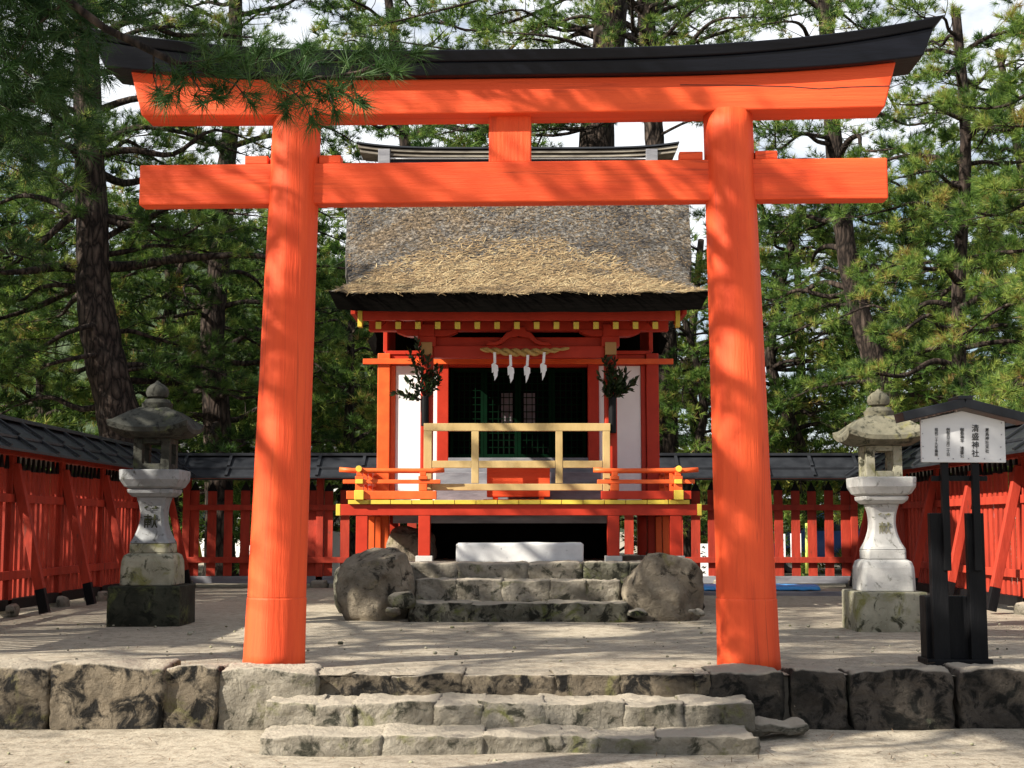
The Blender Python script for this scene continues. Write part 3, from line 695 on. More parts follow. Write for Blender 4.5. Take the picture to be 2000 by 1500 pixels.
# ------------------------------------------------------------------ barrier, offering box, rope, branches
G = thing('wooden_barrier', 'pale open wooden barrier frame across the shrine porch', 'barrier', (CX, 18.5, DZ))
yg = 18.49
def gbar(name, pxa, pxb, pya, pyb, d=.035):
    a = at(pxa, pya, yg); c = at(pxb, pyb, yg)
    return MB().bx(a.x, c.x, yg - d, yg + d, c.z, a.z).build(name, M['palewood'], G, .005)
gbar('top_bar', 828, 1192, 827, 842)
for a, c in ((828, 843), (1177, 1192)):
    s_ = gbar('end_stile', a, c, 842.6, 976)
for a, c in ((921, 935), (1085, 1099)): gbar('inner_stile', a, c, 842.6, 944)
for a, c in ((843.5, 920.6), (935.5, 1084.6), (1099.5, 1176.6)): gbar('middle_bar', a, c, 900, 914, .03)
gbar('bottom_bar', 843.5, 1176.6, 945, 958)
B = thing('offering_box', 'bright orange wooden offering box on the shrine deck', 'box', (CX, 19.05, DZ))
a = at(951, 914, 18.95); c = at(1074, 970, 18.95)
MB().bx(a.x, c.x, 18.9, 19.22, DZ + .055, a.z).build('body', M['verm_h'], B, .006)
b = MB()
for i in range(9): b.bx(a.x + .05 + i * .085, a.x + .09 + i * .085, 18.93, 19.19, a.z + .002, a.z + .03)
b.build('slatted_top', M['verm_h'], B, .004)
for xx in (a.x + .08, c.x - .15):
    for yy in (18.92, 19.13): MB().bx(xx, xx + .07, yy, yy + .07, DZ + .022, DZ + .054).build('foot', M['verm_h'], B, .003)
MB().bx(a.x - .045, c.x + .045, 18.86, 19.26, DZ + .001, DZ + .021).build('base_board', M['orange'], B, .003)

RP = thing('sacred_rope', 'twisted straw rope with white paper streamers hung across the porch beam', 'rope', at(1025, 686, 18.5))
yr = 18.5
for ph in (0, math.pi):
    pts = []; rad = []
    for k in range(91):
        u = k / 90; px = 938 + 174 * u; py = 682 + 7.5 * math.sin(math.pi * u) - 2 * u
        p = at(px, py, yr); r = .012 + .020 * math.sin(math.pi * min(1, u * 1.05 + .02)) ** .8
        a_ = ph + u * 2 * math.pi * 4.5
        pts.append(p + Vector((0, math.cos(a_) * r, math.sin(a_) * r * .9))); rad.append(r * .95)
    MB().tube(pts, rad, 9).build('strand', M['straw_rope'], RP, 0, True)
b = MB()
for k in range(26):
    u = random.random(); p = at(938 + 174 * u, 683 + 7 * math.sin(math.pi * u), yr - .02)
    if u > .15 and u < .8 and random.random() < .6: continue
    q = p + Vector((random.uniform(-.06, .06), random.uniform(-.04, 0), random.uniform(-.03, .06))); b.tube([p, q], .0025, 3)
b.build('loose_straw', M['straw_rope'], RP)
for i, (px, py, tl) in enumerate([(966, 688, -1), (997, 693, -1), (1031, 693, .6), (1063, 688, 1)]):
    b = MB(); p0 = at(px, py, yr - .045); k = yr / 2700
    def quad(x0, y0, x1, y1, x2, y2, x3, y3, dy):
        vs = []
        for o_ in (0, .003):
            for X, Y in ((x0, y0), (x1, y1), (x2, y2), (x3, y3)): vs.append(p0 + Vector((X * k, dy + o_, -Y * k)))
        b.add(vs, [(0, 1, 2, 3), (7, 6, 5, 4), (0, 4, 5, 1), (1, 5, 6, 2), (2, 6, 7, 3), (3, 7, 4, 0)])
    s = 1 if tl > 0 else -1
    quad(-2.6, 0, 2.6, 0, 2.2 - s * 1, 22, -3.0 - s * 1, 22, 0)
    quad(-7.0 - s, 24, -1.5 - s, 19, 3.0 - s, 33, -6.0 - s, 41, -.006)
    quad(-3.0 - s, 21, 5.5 - s, 26, 6.0 - s * 1.5, 36, -3.0 - s, 47, -.012)
    quad(-3.5 - s * 1.5, 33, 5.5 - s * 1.5, 33, 3 - s * 2.5, 47, -2 - s * 2, 56, -.018)
    b.build('paper_streamer', M['paper'], RP)

def leaf_cloud(name, P, D, size, mat, parent, rg, tint=None, asp=.42):
    P = np.asarray(P); n = len(P); D = np.asarray(D)
    D = D / (np.linalg.norm(D, axis=1, keepdims=True) + 1e-9)
    rnd = rg.normal(size=(n, 3)); sd = np.cross(D, rnd); sd /= np.linalg.norm(sd, axis=1, keepdims=True) + 1e-9
    nm = np.cross(sd, D)
    s = size * rg.uniform(.65, 1.2, (n, 1))
    V = np.stack([P, P + D * s * .5 + sd * s * asp * .5 + nm * s * .06, P + D * s, P + D * s * .5 - sd * s * asp * .5 + nm * s * .06], 1).reshape(-1, 3)
    T_ = np.repeat(rg.uniform(0, 1, n) if tint is None else tint, 4)
    return link(name, fast_mesh(name, V, np.arange(n * 4).reshape(n, 4), T_), mat, parent)
for s, lab in ((-1, 'dark leafy evergreen sprig tied to the left porch pillar'), (1, 'dark leafy evergreen sprig tied to the right porch pillar')):
    px0 = 830 if s < 0 else 1196
    base = at(px0, 832, 18.53); K = thing('evergreen_sprig', lab, 'foliage', base)
    MB().tube([at(px0, 832 if s < 0 else 846, 18.53), at(px0, 775, 18.53)], .052, 14).build('holder', M['blackwood'], K, .004)
    P, D = [], []; tw = MB(); rg = np.random.default_rng(50 + s)
    ends = [(795, 742), (772, 700 + 70), (805, 700), (800, 690), (815, 665), (850, 715), (862, 722), (858, 745), (838, 700), (835, 735), (790, 772), (822, 690), (848, 730)] if s < 0 else \
           [(1180, 705), (1172, 735), (1186, 700), (1200, 702), (1212, 728), (1224, 728), (1238, 752), (1240, 742), (1225, 762), (1205, 745), (1180, 765), (1195, 720), (1216, 745)]
    st = at(px0, 785, 18.53)
    for ex, ey in ends:
        e = at(ex, ey, 18.53 + rg.uniform(-.16, .03)); mid = st.lerp(e, .5) + Vector((0, -.02, .05))
        pts = [st.lerp(mid, q).lerp(mid.lerp(e, q), q) for q in np.linspace(0, 1, 6)]
        tw.tube(pts, [.008, .007, .006, .005, .004, .003], 4)
        for q in range(34):
            f = .22 + .78 * q / 33; i = min(4, int(f * 5)); p = pts[i].lerp(pts[i + 1], f * 5 - i)
            P.append(p); D.append((e - st).normalized() + Vector(rg.normal(0, .65, 3)))
    tw.build('twigs', M['bark'], K); leaf_cloud('leaves', [tuple(p) for p in P], [tuple(d) for d in D], .10, M['leaf_dark'], K, rg)

# ------------------------------------------------------------------ stone lanterns
def sq(cx, cy, z, h, ch=0.0):
    if ch <= 0: return [(cx - h, cy - h, z), (cx + h, cy - h, z), (cx + h, cy + h, z), (cx - h, cy + h, z)]
    c = ch
    return [(cx - h + c, cy - h, z), (cx + h - c, cy - h, z), (cx + h, cy - h + c, z), (cx + h, cy + h - c, z), (cx + h - c, cy + h, z), (cx - h + c, cy + h, z), (cx - h, cy + h - c, z), (cx - h, cy - h + c, z)]
def glyphs(chars, size, center, mat, parent, name, spacing=1.0, ext=.002, kx=1.0):
    cu = bpy.data.curves.new('txt', 'FONT'); cu.body = '\n'.join(chars); cu.size = size; cu.align_x = 'CENTER'; cu.align_y = 'CENTER'
    cu.space_line = spacing; cu.extrude = ext; cu.offset = size * .008; cu.resolution_u = 3
    ob = bpy.data.objects.new('txt', cu); COL.objects.link(ob)
    dg = bpy.context.evaluated_depsgraph_get(); me = bpy.data.meshes.new_from_object(ob.evaluated_get(dg))
    bpy.data.objects.remove(ob); bpy.data.curves.remove(cu)
    me.transform(Matrix.Translation(Vector(center)) @ Matrix.Rotation(R(90), 4, 'X') @ Matrix.Diagonal((kx, 1, 1, 1)))
    me.name = name
    return link(name, me, mat, parent)
def lantern(label, cx, cy, scale, dark):
    L_ = thing('stone_lantern', label, 'lantern', (0, 0, 0), 'stone lanterns flanking the shrine')
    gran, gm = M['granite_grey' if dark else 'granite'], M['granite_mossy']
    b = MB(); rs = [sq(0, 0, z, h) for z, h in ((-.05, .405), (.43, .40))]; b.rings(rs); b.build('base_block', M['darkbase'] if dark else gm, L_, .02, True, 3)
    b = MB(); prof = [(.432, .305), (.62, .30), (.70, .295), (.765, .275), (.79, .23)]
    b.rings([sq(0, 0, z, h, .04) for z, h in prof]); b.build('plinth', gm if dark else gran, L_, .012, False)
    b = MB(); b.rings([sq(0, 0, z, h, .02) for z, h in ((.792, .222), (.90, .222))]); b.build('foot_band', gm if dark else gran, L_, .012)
    b = MB(); pr = []
    for k in range(19):
        f = k / 18; z = .902 + f * .52
        h = .215 * (1 - f) ** 2 + .115 * 2 * f * (1 - f) * .62 + .165 * f ** 2 + .028
        pr.append((z, max(.115, h - .02)))
    b.rings([sq(0, 0, z, h, .028) for z, h in pr]); sh_ = b.build('shaft', gran, L_, .006, True); sh_.data.set_sharp_from_angle(angle=R(30))
    if dark:
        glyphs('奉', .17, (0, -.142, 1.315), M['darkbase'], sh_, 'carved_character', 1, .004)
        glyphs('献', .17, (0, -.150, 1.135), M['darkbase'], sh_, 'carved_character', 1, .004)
    else:
        glyphs('奉', .15, (0, -.142, 1.315), M['granite_mossy'], sh_, 'carved_character', 1, .003)
        glyphs('献', .15, (0, -.150, 1.135), M['granite_mossy'], sh_, 'carved_character', 1, .003)
    b = MB(); b.rings([sq(0, 0, z, h, .03) for z, h in ((1.424, .205), (1.47, .255), (1.51, .262))]); b.build('lower_collar', gran, L_, .008)
    b = MB(); b.rings([sq(0, 0, z, h, .05) for z, h in ((1.512, .24), (1.54, .29), (1.62, .335), (1.725, .34), (1.73, .33))]); b.build('platform', gran, L_, .01)
    fb_ = MB()
    for sx in (-1, 1):
        for sy in (-1, 1): fb_.box((sx * .155, sy * .155, 1.91), (.10, .10, .36))
    for sx, sy, dx, dy in ((0, -1, .205, .07), (0, 1, .205, .07), (-1, 0, .07, .205), (1, 0, .07, .205)):
        fb_.box((sx * .168, sy * .168, 1.765), (dx, dy, .07)); fb_.box((sx * .168, sy * .168, 2.06), (dx, dy, .06))
    fb_.build('fire_box', gm if not dark else M['lanternroof_shaded'], L_, .006)
    # roof
    b = MB(); rings = []; nA = 48
    def per(i):
        a = 4 * i / nA; k = int(a) % 4; f = a - int(a)
        c = [(-1, -1), (1, -1), (1, 1), (-1, 1)]; p, q = c[k], c[(k + 1) % 4]
        return (p[0] + (q[0] - p[0]) * f, p[1] + (q[1] - p[1]) * f)
    for r, z in ((.10, 2.45), (.17, 2.435), (.25, 2.385), (.33, 2.305), (.39, 2.235), (.435, 2.20)):
        ring = []
        for i in range(nA):
            x, y = per(i); cor = (abs(x) * abs(y)) ** 3; rr = r * (1 + .04 * cor)
            rd = 1 - .10 * cor * (1 - r / .44)
            ring.append((x * rr * rd, y * rr * rd, z + .085 * cor * (r / .44) ** 3 + .01 * noise.noise(Vector((x, y, r)) * 4)))
        rings.append(ring)
    for r, z in ((.432, 2.15), (.34, 2.10), (.22, 2.09)):
        ring = []
        for i in range(nA):
            x, y = per(i); cor = (abs(x) * abs(y)) ** 3; rr = r * (1 + .03 * cor)
            ring.append((x * rr, y * rr, z + .075 * cor * (r / .44) ** 3))
        rings.append(ring)
    b.rings(rings); rf = b.build('roof', M['lanternroof_shaded' if dark else 'lanternroof'], L_, 0, True); rf.data.set_sharp_from_angle(angle=R(38))
    b = MB()
    for z0, z1, r0, r1 in ((2.42, 2.50, .165, .175), (2.50, 2.545, .16, .135)):
        b.rings([[(r * math.cos(2 * math.pi * j / 24), r * math.sin(2 * math.pi * j / 24), z) for j in range(24)] for z, r in ((z0, r0), (z1, r1))])
    pr = [(2.54, .07), (2.565, .075), (2.575, .115), (2.62, .132), (2.67, .122), (2.71, .085), (2.735, .04), (2.765, .008)]
    b.rings([[(r * math.cos(2 * math.pi * j / 24), r * math.sin(2 * math.pi * j / 24), z) for j in range(24)] for z, r in pr])
    b.build('finial', M['lanternroof_shaded' if dark else 'lanternroof'], L_, 0, True).data.set_sharp_from_angle(angle=R(40))
    L_.location = (cx, cy, 0); L_.scale = (scale,) * 3
    return L_
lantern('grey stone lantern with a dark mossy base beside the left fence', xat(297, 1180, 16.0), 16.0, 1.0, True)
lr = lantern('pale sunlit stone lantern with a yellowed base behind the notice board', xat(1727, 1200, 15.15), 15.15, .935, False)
lr.rotation_euler.z = R(-1.5)

# ------------------------------------------------------------------ notice board
N_ = thing('notice_board', 'white shrine notice board under a small black gabled roof on black posts', 'sign', at(1877, 1300, 11.3))
yn = 11.2
def nz_(py): return zat(py, yn)
def nx_(px, py=1000): return xat(px, py, yn)
zb_, ze_, zp_ = nz_(903), nz_(821), nz_(803)
xl, xr, xm = nx_(1797, 860), nx_(1961, 860), nx_(1878, 860)
MB().prism([(xl, zb_), (xr, zb_ - .004), (xr, ze_ - .01), (xm, zp_), (xl, ze_)], yn - .03, yn + .0).build('board', M['signwhite'], N_, .004)
bd = [o for o in N_.children if o.name.startswith('board')][0]
for xa, za, xb, zb3 in ((nx_(1756, 815), nz_(816), xm, nz_(789)), (xm, nz_(789), nx_(2000, 818), nz_(820))):
    r_ = MB().beam((xa, yn - .0, za), (xb, yn - .0, zb3), .26, .075).build('roof', M['roofboard'], N_, .006)
MB().beam((xm - .06, yn - .0, nz_(790) + .045), (xm + .06, yn, nz_(790) + .045), .27, .03).build('ridge', M['roofboard'], N_, .006)
for pa in (1840, 1900):
    a = nx_(pa, 950); MB().bx(a, a + .058, yn + .002, yn + .05, nz_(1115), ze_).build('post', M['blackwood'], N_, .005)
MB().bx(nx_(1824, 935), nx_(1933, 935), yn + .051, yn + .085, nz_(939), nz_(929)).build('crossbar', M['blackwood'], N_, .004)
for pa, pb in ((1823, 1855), (1896, 1929)):
    a, c = nx_(pa, 1100), nx_(pb, 1100)
    MB().bx(a, c, yn + .052, yn + .13, .0, nz_(1002)).build('support_post', M['blackwood'], N_, .006)
a, c = nx_(1819, 1230), nx_(1937, 1230)
bb = MB(); bb.bx(a, c, yn + .132, yn + .31, 0, nz_(1166)); bb.bx(a - .02, c + .02, yn + .04, yn + .34, -.02, .035)
bb.build('weighted_base', M['blackwood'], N_, .008)
yt = yn - .0335
bolt = MB()
for px, py in ((1801, 824), (1802, 847), (1803, 872), (1803, 895), (1833, 896), (1862, 896), (1892, 896), (1923, 896), (1954, 897), (1955, 873), (1956, 849), (1956, 826)):
    p = at(px, py, yt); bolt.tube([(p.x, yt + .003, p.z), (p.x, yt - .003, p.z)], .0045, 8)
bolt.build('screws', M['greywood'], bd)
def column(chars, px, py0, py1, kx=1.0, mat='ink', w=None):
    h = (py1 - py0) / len(chars)                              # px per character
    k = yn / 2705
    for i, ch in enumerate(chars):
        if ch == ' ': continue
        p = at(px, py0 + (i + .5) * h, yt)
        glyphs(ch, (w or h) * k * 1.0, (p.x, yt, p.z - .002), M[mat], bd, 'character', 1, .0008, kx)
column('清盛神社', 1905, 829, 894, .95, w=15.5)
column('嚴島神社末社', 1928, 836, 885, .9, w=8.5)
column('御祭神平 清盛公', 1879, 836, 894, 1.0, w=8)
column('例祭日三月二十日', 1852, 836, 891, 1.0, w=7.5)
column('昭和二十九年鎮座', 1829, 836, 891, .9, w=7.2)

# ------------------------------------------------------------------ roofed fences
def fence(label, A, Bp, inner, bay, pick, ztop=1.97, brace=True, seed=0, wp=.135, red='redwood'):
    A, Bp = Vector(A), Vector(Bp); d = (Bp - A); Ln = d.length; d.normalize(); nrm = Vector(inner)
    t = thing('picket_fence', label, 'fence', tuple((A + Bp) / 2), 'roofed red picket fences round the shrine')
    rg = random.Random(seed)
    up = Vector((0, 0, 1))
    def P(s, o, z): return A + d * s + nrm * o + up * z
    n = max(1, round(Ln / bay)); bay = Ln / n
    for i in range(n + 1):
        s = i * bay
        p = MB().beam(P(s, 0, .1), P(s, 0, 2.02), .13, .13, d).build('post', M[red], t, .006)
        rock_part('post_stone', P(s, 0, .04), (.34, .34, .2), seed * 31 + i, M['stepstone'], p, n=4, power=4, amp=.03, freq=4)
        if brace:
            top_, bot_ = P(s, .07, 1.86), P(s, .50, .03)
            k = top_.lerp(bot_, .84)
            br = MB().beam(top_, k, .115, .10, d).build('brace', M[red], t, .006)
            MB().beam(k, bot_, .117, .102, d).build('foot', M['blackwood'], br, .006)
    for z, nm in ((1.44, 'upper_rail'), (.49, 'lower_rail')):
        MB().beam(P(-.05, .06, z), P(Ln + .05, .06, z), .06, .105).build(nm, M[red], t, .004)
    MB().beam(P(0, 0, .13), P(Ln, 0, .13), .13, .13).build('sill', M['greywood'] if not brace else M['blackwood'], t, .006)
    MB().beam(P(0, 0, 2.02), P(Ln, 0, 2.02), .15, .10).build('wall_plate', M[red], t, .006)
    for i in range(n):
        b = MB(); cnt = max(1, round(bay / pick))
        for k in range(cnt):
            s = i * bay + (k + .5) * bay / cnt
            if abs(s - i * bay) < .09 or abs(s - (i + 1) * bay) < .09: continue
            w_ = wp * rg.uniform(.94, 1.05) / 2; dz = rg.uniform(-.012, .012); ln = rg.gauss(0, .006)
            zt_ = ztop + dz; sp = .16
            pts = [(-w_, .2), (w_, .2), (w_ + ln, zt_ - sp), (ln, zt_), (-w_ + ln, zt_ - sp)]
            vs = [P(s + x, -.012, z) for x, z in pts] + [P(s + x, .018, z) for x, z in pts]
            f = [(4, 3, 2, 1, 0), (5, 6, 7, 8, 9)] + [(j, (j + 1) % 5, 5 + (j + 1) % 5, 5 + j) for j in range(5)]
            b.add(vs, f)
            vt = [P(s + x * 1.04 + ln, o_, z) for o_ in (-.0135, .0195) for x, z in ((-w_, zt_ - sp), (w_, zt_ - sp), (0, zt_ + .004), (-w_, zt_ - sp - .01), (w_, zt_ - sp - .01))]
            b.add(vt, [(3, 4, 1, 2, 0), (8, 5, 7, 6, 9), (0, 2, 7, 5), (2, 1, 6, 7), (3, 0, 5, 8), (1, 4, 9, 6)], 1)
        b.build('picket_panel', [M[red], M['blackwood']], t, 0)
    # two-tier board roof with battens
    b = MB()
    for sgn in (-1, 1):
        for o0, z0, o1, z1 in ((.0, 2.40, .36, 2.165), (.31, 2.155, .56, 1.99)):
            a0, a1 = P(0, sgn * o0, z0), P(Ln, sgn * o0, z0); c0, c1 = P(0, sgn * o1, z1), P(Ln, sgn * o1, z1); th = Vector((0, 0, -.035))
            ext = d * .25; a0 -= ext; c0 -= ext; a1 += ext; c1 += ext
            b.add([a0, a1, c1, c0, a0 + th, a1 + th, c1 + th, c0 + th], [(0, 1, 2, 3), (7, 6, 5, 4), (0, 4, 5, 1), (1, 5, 6, 2), (2, 6, 7, 3), (3, 7, 4, 0)])
    b.beam(P(-.3, 0, 2.41), P(Ln + .3, 0, 2.41), .2, .05)
    nbt = round(Ln / .84)
    for i in range(nbt + 1):
        s = i * Ln / nbt
        for sgn in (-1, 1):
            b.beam(P(s, sgn * .02, 2.425), P(s, sgn * .36, 2.19), .055, .03, d.cross(up)); b.beam(P(s, sgn * .33, 2.17), P(s, sgn * .575, 2.01), .055, .03, d.cross(up))
    b.build('roof', M['roofboard'], t, .004)
    return t
fence('long shadowed red picket fence with a black board roof along the left side', (-6.25, 11.6, 0), (-6.25, 25.0, 0), (1, 0, 0), 1.9, .19, 1.97, True, 1, .11)
fence('sunlit red picket fence with diagonal braces along the right side', (6.55, 25.0, 0), (6.55, 12.4, 0), (-1, 0, 0), 1.9, .19, 1.97, True, 2, .115)
fence('open-spaced red picket fence with a black board roof behind the shrine', (-5.95, 25.6, 0), (6.25, 25.6, 0), (0, -1, 0), 2.4, .29, 1.92, False, 3, .16)

# ------------------------------------------------------------------ pines
def needles(P, D, T_, K, ln, wd, rg, bias=.9, droop=.0):
    n = len(P); P = np.repeat(P, K, 0); D = np.repeat(D, K, 0)
    d = D * bias + rg.normal(size=P.shape) * .62; d /= np.linalg.norm(d, axis=1, keepdims=True)
    l = ln * rg.uniform(.7, 1.15, (n * K, 1))
    sd = np.cross(d, rg.normal(size=P.shape)); sd /= np.linalg.norm(sd, axis=1, keepdims=True) + 1e-9
    tip = P + d * l; tip[:, 2] -= droop * l[:, 0]
    base = P + D * rg.uniform(-.25, .25, (n * K, 1)) * ln
    V = np.stack([base - sd * wd / 2, base + sd * wd / 2, tip], 1).reshape(-1, 3)
    tn = np.clip(np.repeat(T_, K) + rg.normal(0, .09, n * K), 0, 1)
    return V, np.repeat(tn, 3)
def in_view(p, margin=60):
    if p[1] < .5: return False
    c, s = math.cos(TH), math.sin(TH); y = p[1]; z = p[2] - CAMZ
    dep = y * c + z * s
    if dep < .3: return False
    u = p[0] / dep * F; v = (z * c - y * s) / dep * F
    return abs(u) < 1000 + margin and abs(v) < 750 + margin
def bez(a, m, e, k): return [a.lerp(m, q).lerp(m.lerp(e, q), q) for q in np.linspace(0, 1, k)]
class Pine:
    def __init__(s, seed, K=22, ln=.15, wd=.010, subgap=.26, sublen=.75, tufts=11, bright=.45, keep=None, mat='needle', droop=0, bias=.9, cl=.40):
        s.rg = np.random.default_rng(seed); s.rd = random.Random(seed); s.wood = MB(); s.P = []; s.D = []; s.T = []
        s.K, s.ln, s.wd, s.subgap, s.sublen, s.tufts, s.bright, s.keep, s.mat, s.droop, s.bias, s.cl = K, ln, wd, subgap, sublen, tufts, bright, keep, mat, droop, bias, cl
    def trunk(s, pts, r0, r1, sides=16):
        k = len(pts); n = (k - 1) * 7
        P = []
        for i in range(n + 1):
            f = i / n * (k - 1); j = min(int(f), k - 2); q = f - j
            p0, p1, p2, p3 = pts[max(j - 1, 0)], pts[j], pts[j + 1], pts[min(j + 2, k - 1)]
            P.append(.5 * ((2 * p1) + (p2 - p0) * q + (2 * p0 - 5 * p1 + 4 * p2 - p3) * q * q + (3 * p1 - p0 - 3 * p2 + p3) * q ** 3))
        rad = [r0 + (r1 - r0) * (i / n) ** .85 for i in range(n + 1)]
        rad[0] *= 1.25; rad = [r * (1 + s.rd.uniform(-.05, .05)) for r in rad]
        s.wood.tube(P, rad, sides); s.path = P; s.rad = rad; return P
    def tuft(s, p, d, t):
        if s.keep and not s.keep(p): return
        s.P.append(tuple(p)); s.D.append(tuple(d)); s.T.append(t)
    def sub(s, a, d, l, r=.012, tone=.45, tufts=None):
        rd = s.rd; e = a + d * l + Vector((0, 0, rd.uniform(-.08, .14) * l)); m = a.lerp(e, .5) + Vector((rd.gauss(0, .08), rd.gauss(0, .08), rd.gauss(.02, .06))) * l
        if s.keep and not (s.keep(e) and s.keep(a)): return
        pts = bez(a, m, e, 5); s.wood.tube(pts, [r, r * .85, r * .65, r * .5, r * .3], 4, False)
        if rd.random() < .10: return
        n = tufts or s.tufts
        for i in range(n):
            f = 1 - s.cl * (i / max(1, n - 1)) * rd.uniform(.7, 1); j = min(3, int(f * 4)); p = pts[j].lerp(pts[j + 1], min(1, f * 4 - j))
            off = Vector((rd.gauss(0, 1), rd.gauss(0, 1), rd.gauss(.25, .6))); off *= .085 * s.sublen / .75
            dd = (d * .7 + off.normalized() * .8 + Vector((0, 0, .45))).normalized()
            s.tuft(p + off, dd, min(1, max(0, tone + rd.gauss(0, .16))))
    def limb(s, pts, r0, r1=.014, t0=.22, tone=None, subscale=1):
        rd = s.rd; k = len(pts); n = (k - 1) * 4; P = []
        for i in range(n + 1):
            f = i / n * (k - 1); j = min(int(f), k - 2); q = f - j
            p0, p1, p2, p3 = pts[max(j - 1, 0)], pts[j], pts[j + 1], pts[min(j + 2, k - 1)]
            P.append(.5 * ((2 * p1) + (p2 - p0) * q + (2 * p0 - 5 * p1 + 4 * p2 - p3) * q * q + (3 * p1 - p0 - 3 * p2 + p3) * q ** 3))
        if s.keep:
            cut = [i for i, p in enumerate(P) if not s.keep(p)]
            if cut:
                P = P[:cut[0]]
                if len(P) < 3: return
                n = len(P) - 1
        s.wood.tube(P, [r0 + (r1 - r0) * i / n for i in range(n + 1)], 7 if r0 > .04 else 5, False)
        ln = sum((P[i + 1] - P[i]).length for i in range(n)); m = max(2, int(ln * (1 - t0) / s.subgap))
        tone = s.bright if tone is None else tone
        for i in range(m + 1):
            f = t0 + (1 - t0) * (i + rd.uniform(-.3, .3)) / m; f = min(.999, max(0, f)); x = f * n; j = int(x); p = P[j].lerp(P[j + 1], x - j)
            d = (P[j + 1] - P[j]).normalized(); side = d.cross(Vector((0, 0, 1))).normalized()
            for sg in ((-1, 1) if rd.random() < .55 else (rd.choice((-1, 1)),)):
                a = rd.uniform(.55, 1.15); dd = (d * math.cos(a) + side * (sg * math.sin(a)) + Vector((0, 0, rd.uniform(-.15, .4)))).normalized()
                s.sub(p, dd, s.sublen * subscale * rd.uniform(.55, 1.3) * (1.15 - .5 * f), .011, tone + rd.gauss(0, .17))
        s.sub(P[-1], (P[-1] - P[-3]).normalized(), s.sublen * .6, .010, tone)
    def auto(s, z0, z1, count, l0, l1, rise=.25, az=None):
        rd = s.rd; P = s.path; zs = [p.z for p in P]
        for i in range(count):
            f = (i + rd.uniform(-.4, .4)) / count; z = z0 + (z1 - z0) * max(0, min(1, f))
            j = min(range(len(P)), key=lambda q: abs(zs[q] - z)); a = P[j]
            th = i * 2.4 + rd.uniform(-.5, .5) if az is None else rd.uniform(*az)
            l = (l0 + (l1 - l0) * f) * rd.uniform(.7, 1.2)
            h = Vector((math.cos(th), math.sin(th), 0)); sd = Vector((-h.y, h.x, 0))
            rs = rise + .35 * f
            pts = [a]
            for q in (.25, .5, .75, 1):
                pts.append(a + h * (l * q) + sd * (rd.gauss(0, .09) * l * q) + Vector((0, 0, l * (rs * q - .28 * q * q) + rd.gauss(0, .05) * l)))
            s.limb(pts, min(s.rad[j] * .55, .018 + .020 * l), .012, rd.uniform(.18, .34))
    def build(s, name, label, cat='tree', group=None, base=None):
        base = base or s.path[0]; t = thing(name, label, cat, base, group)
        link('trunk', s.wood.mesh('trunk', False), M['bark'], t, 0, True)
        V, tn = needles(np.array(s.P), np.array(s.D), np.array(s.T), s.K, s.ln, s.wd, s.rg, s.bias, s.droop)
        link('crown', fast_mesh('crown', V, np.arange(len(V)).reshape(-1, 3), tn), M[s.mat], t)
        return t
V3 = Vector
# 1. the big trunk behind the left fence
Y = 25.6
p = Pine(11, K=26, ln=.17, wd=.010, bright=.40, sublen=.8, subgap=.3, tufts=10)
p.trunk([at(258, 1120, Y), at(240, 860, Y), at(205, 700, Y), at(183, 560, Y), at(180, 420, Y), at(172, 250, Y), at(168, 60, Y), at(150, -180, Y), at(170, -420, Y)], .46, .16)
for path, r in (([(185, 525), (120, 520), (50, 530), (-60, 535)], .15), ([(180, 400), (130, 430), (50, 500), (-40, 545)], .10), ([(190, 555), (140, 565), (70, 600), (-60, 640)], .12),
                ([(205, 520), (250, 520), (330, 508), (480, 498), (590, 515), (680, 525)], .12), ([(200, 630), (130, 650), (60, 690), (-40, 720)], .06), ([(205, 690), (120, 705), (30, 735)], .055),
                ([(178, 300), (260, 250), (360, 260), (470, 300)], .08), ([(175, 230), (90, 200), (0, 210)], .08), ([(170, 110), (270, 60), (380, 50)], .07), ([(168, 60), (60, 20), (-40, 60)], .07),
                ([(178, 420), (260, 430), (330, 470), (390, 440)], .05), ([(215, 730), (280, 720), (340, 740)], .05)):
    p.limb([at(x, y, Y + p.rd.uniform(-1.2, .9) * (i > 0)) for i, (x, y) in enumerate(path)], r, .018, .35 if path[0][1] > 500 else .2)
p.auto(7.0, 13.5, 28, 3.6, 1.8)
p.auto(3.0, 7.0, 12, 2.6, 2.8, .1, (.1, 3.0))
p.build('pine_tree', 'thick dark-barked pine with long bare limbs just behind the left fence')
# 2. darker pine further back
Y = 29
p = Pine(12, K=22, ln=.17, wd=.012, bright=.33, sublen=.85, subgap=.3, tufts=10)
p.trunk([at(430, 1130, Y), at(425, 850, Y), at(415, 650, Y), at(430, 500, Y), at(440, 350, Y), at(455, 200, Y), at(460, 0, Y), at(455, -250, Y)], .33, .12)
p.auto(2.6, 13, 46, 3.2, 2.0, .1)
p.build('pine_tree', 'dark slender pine seen between the left lantern and the left torii pillar')
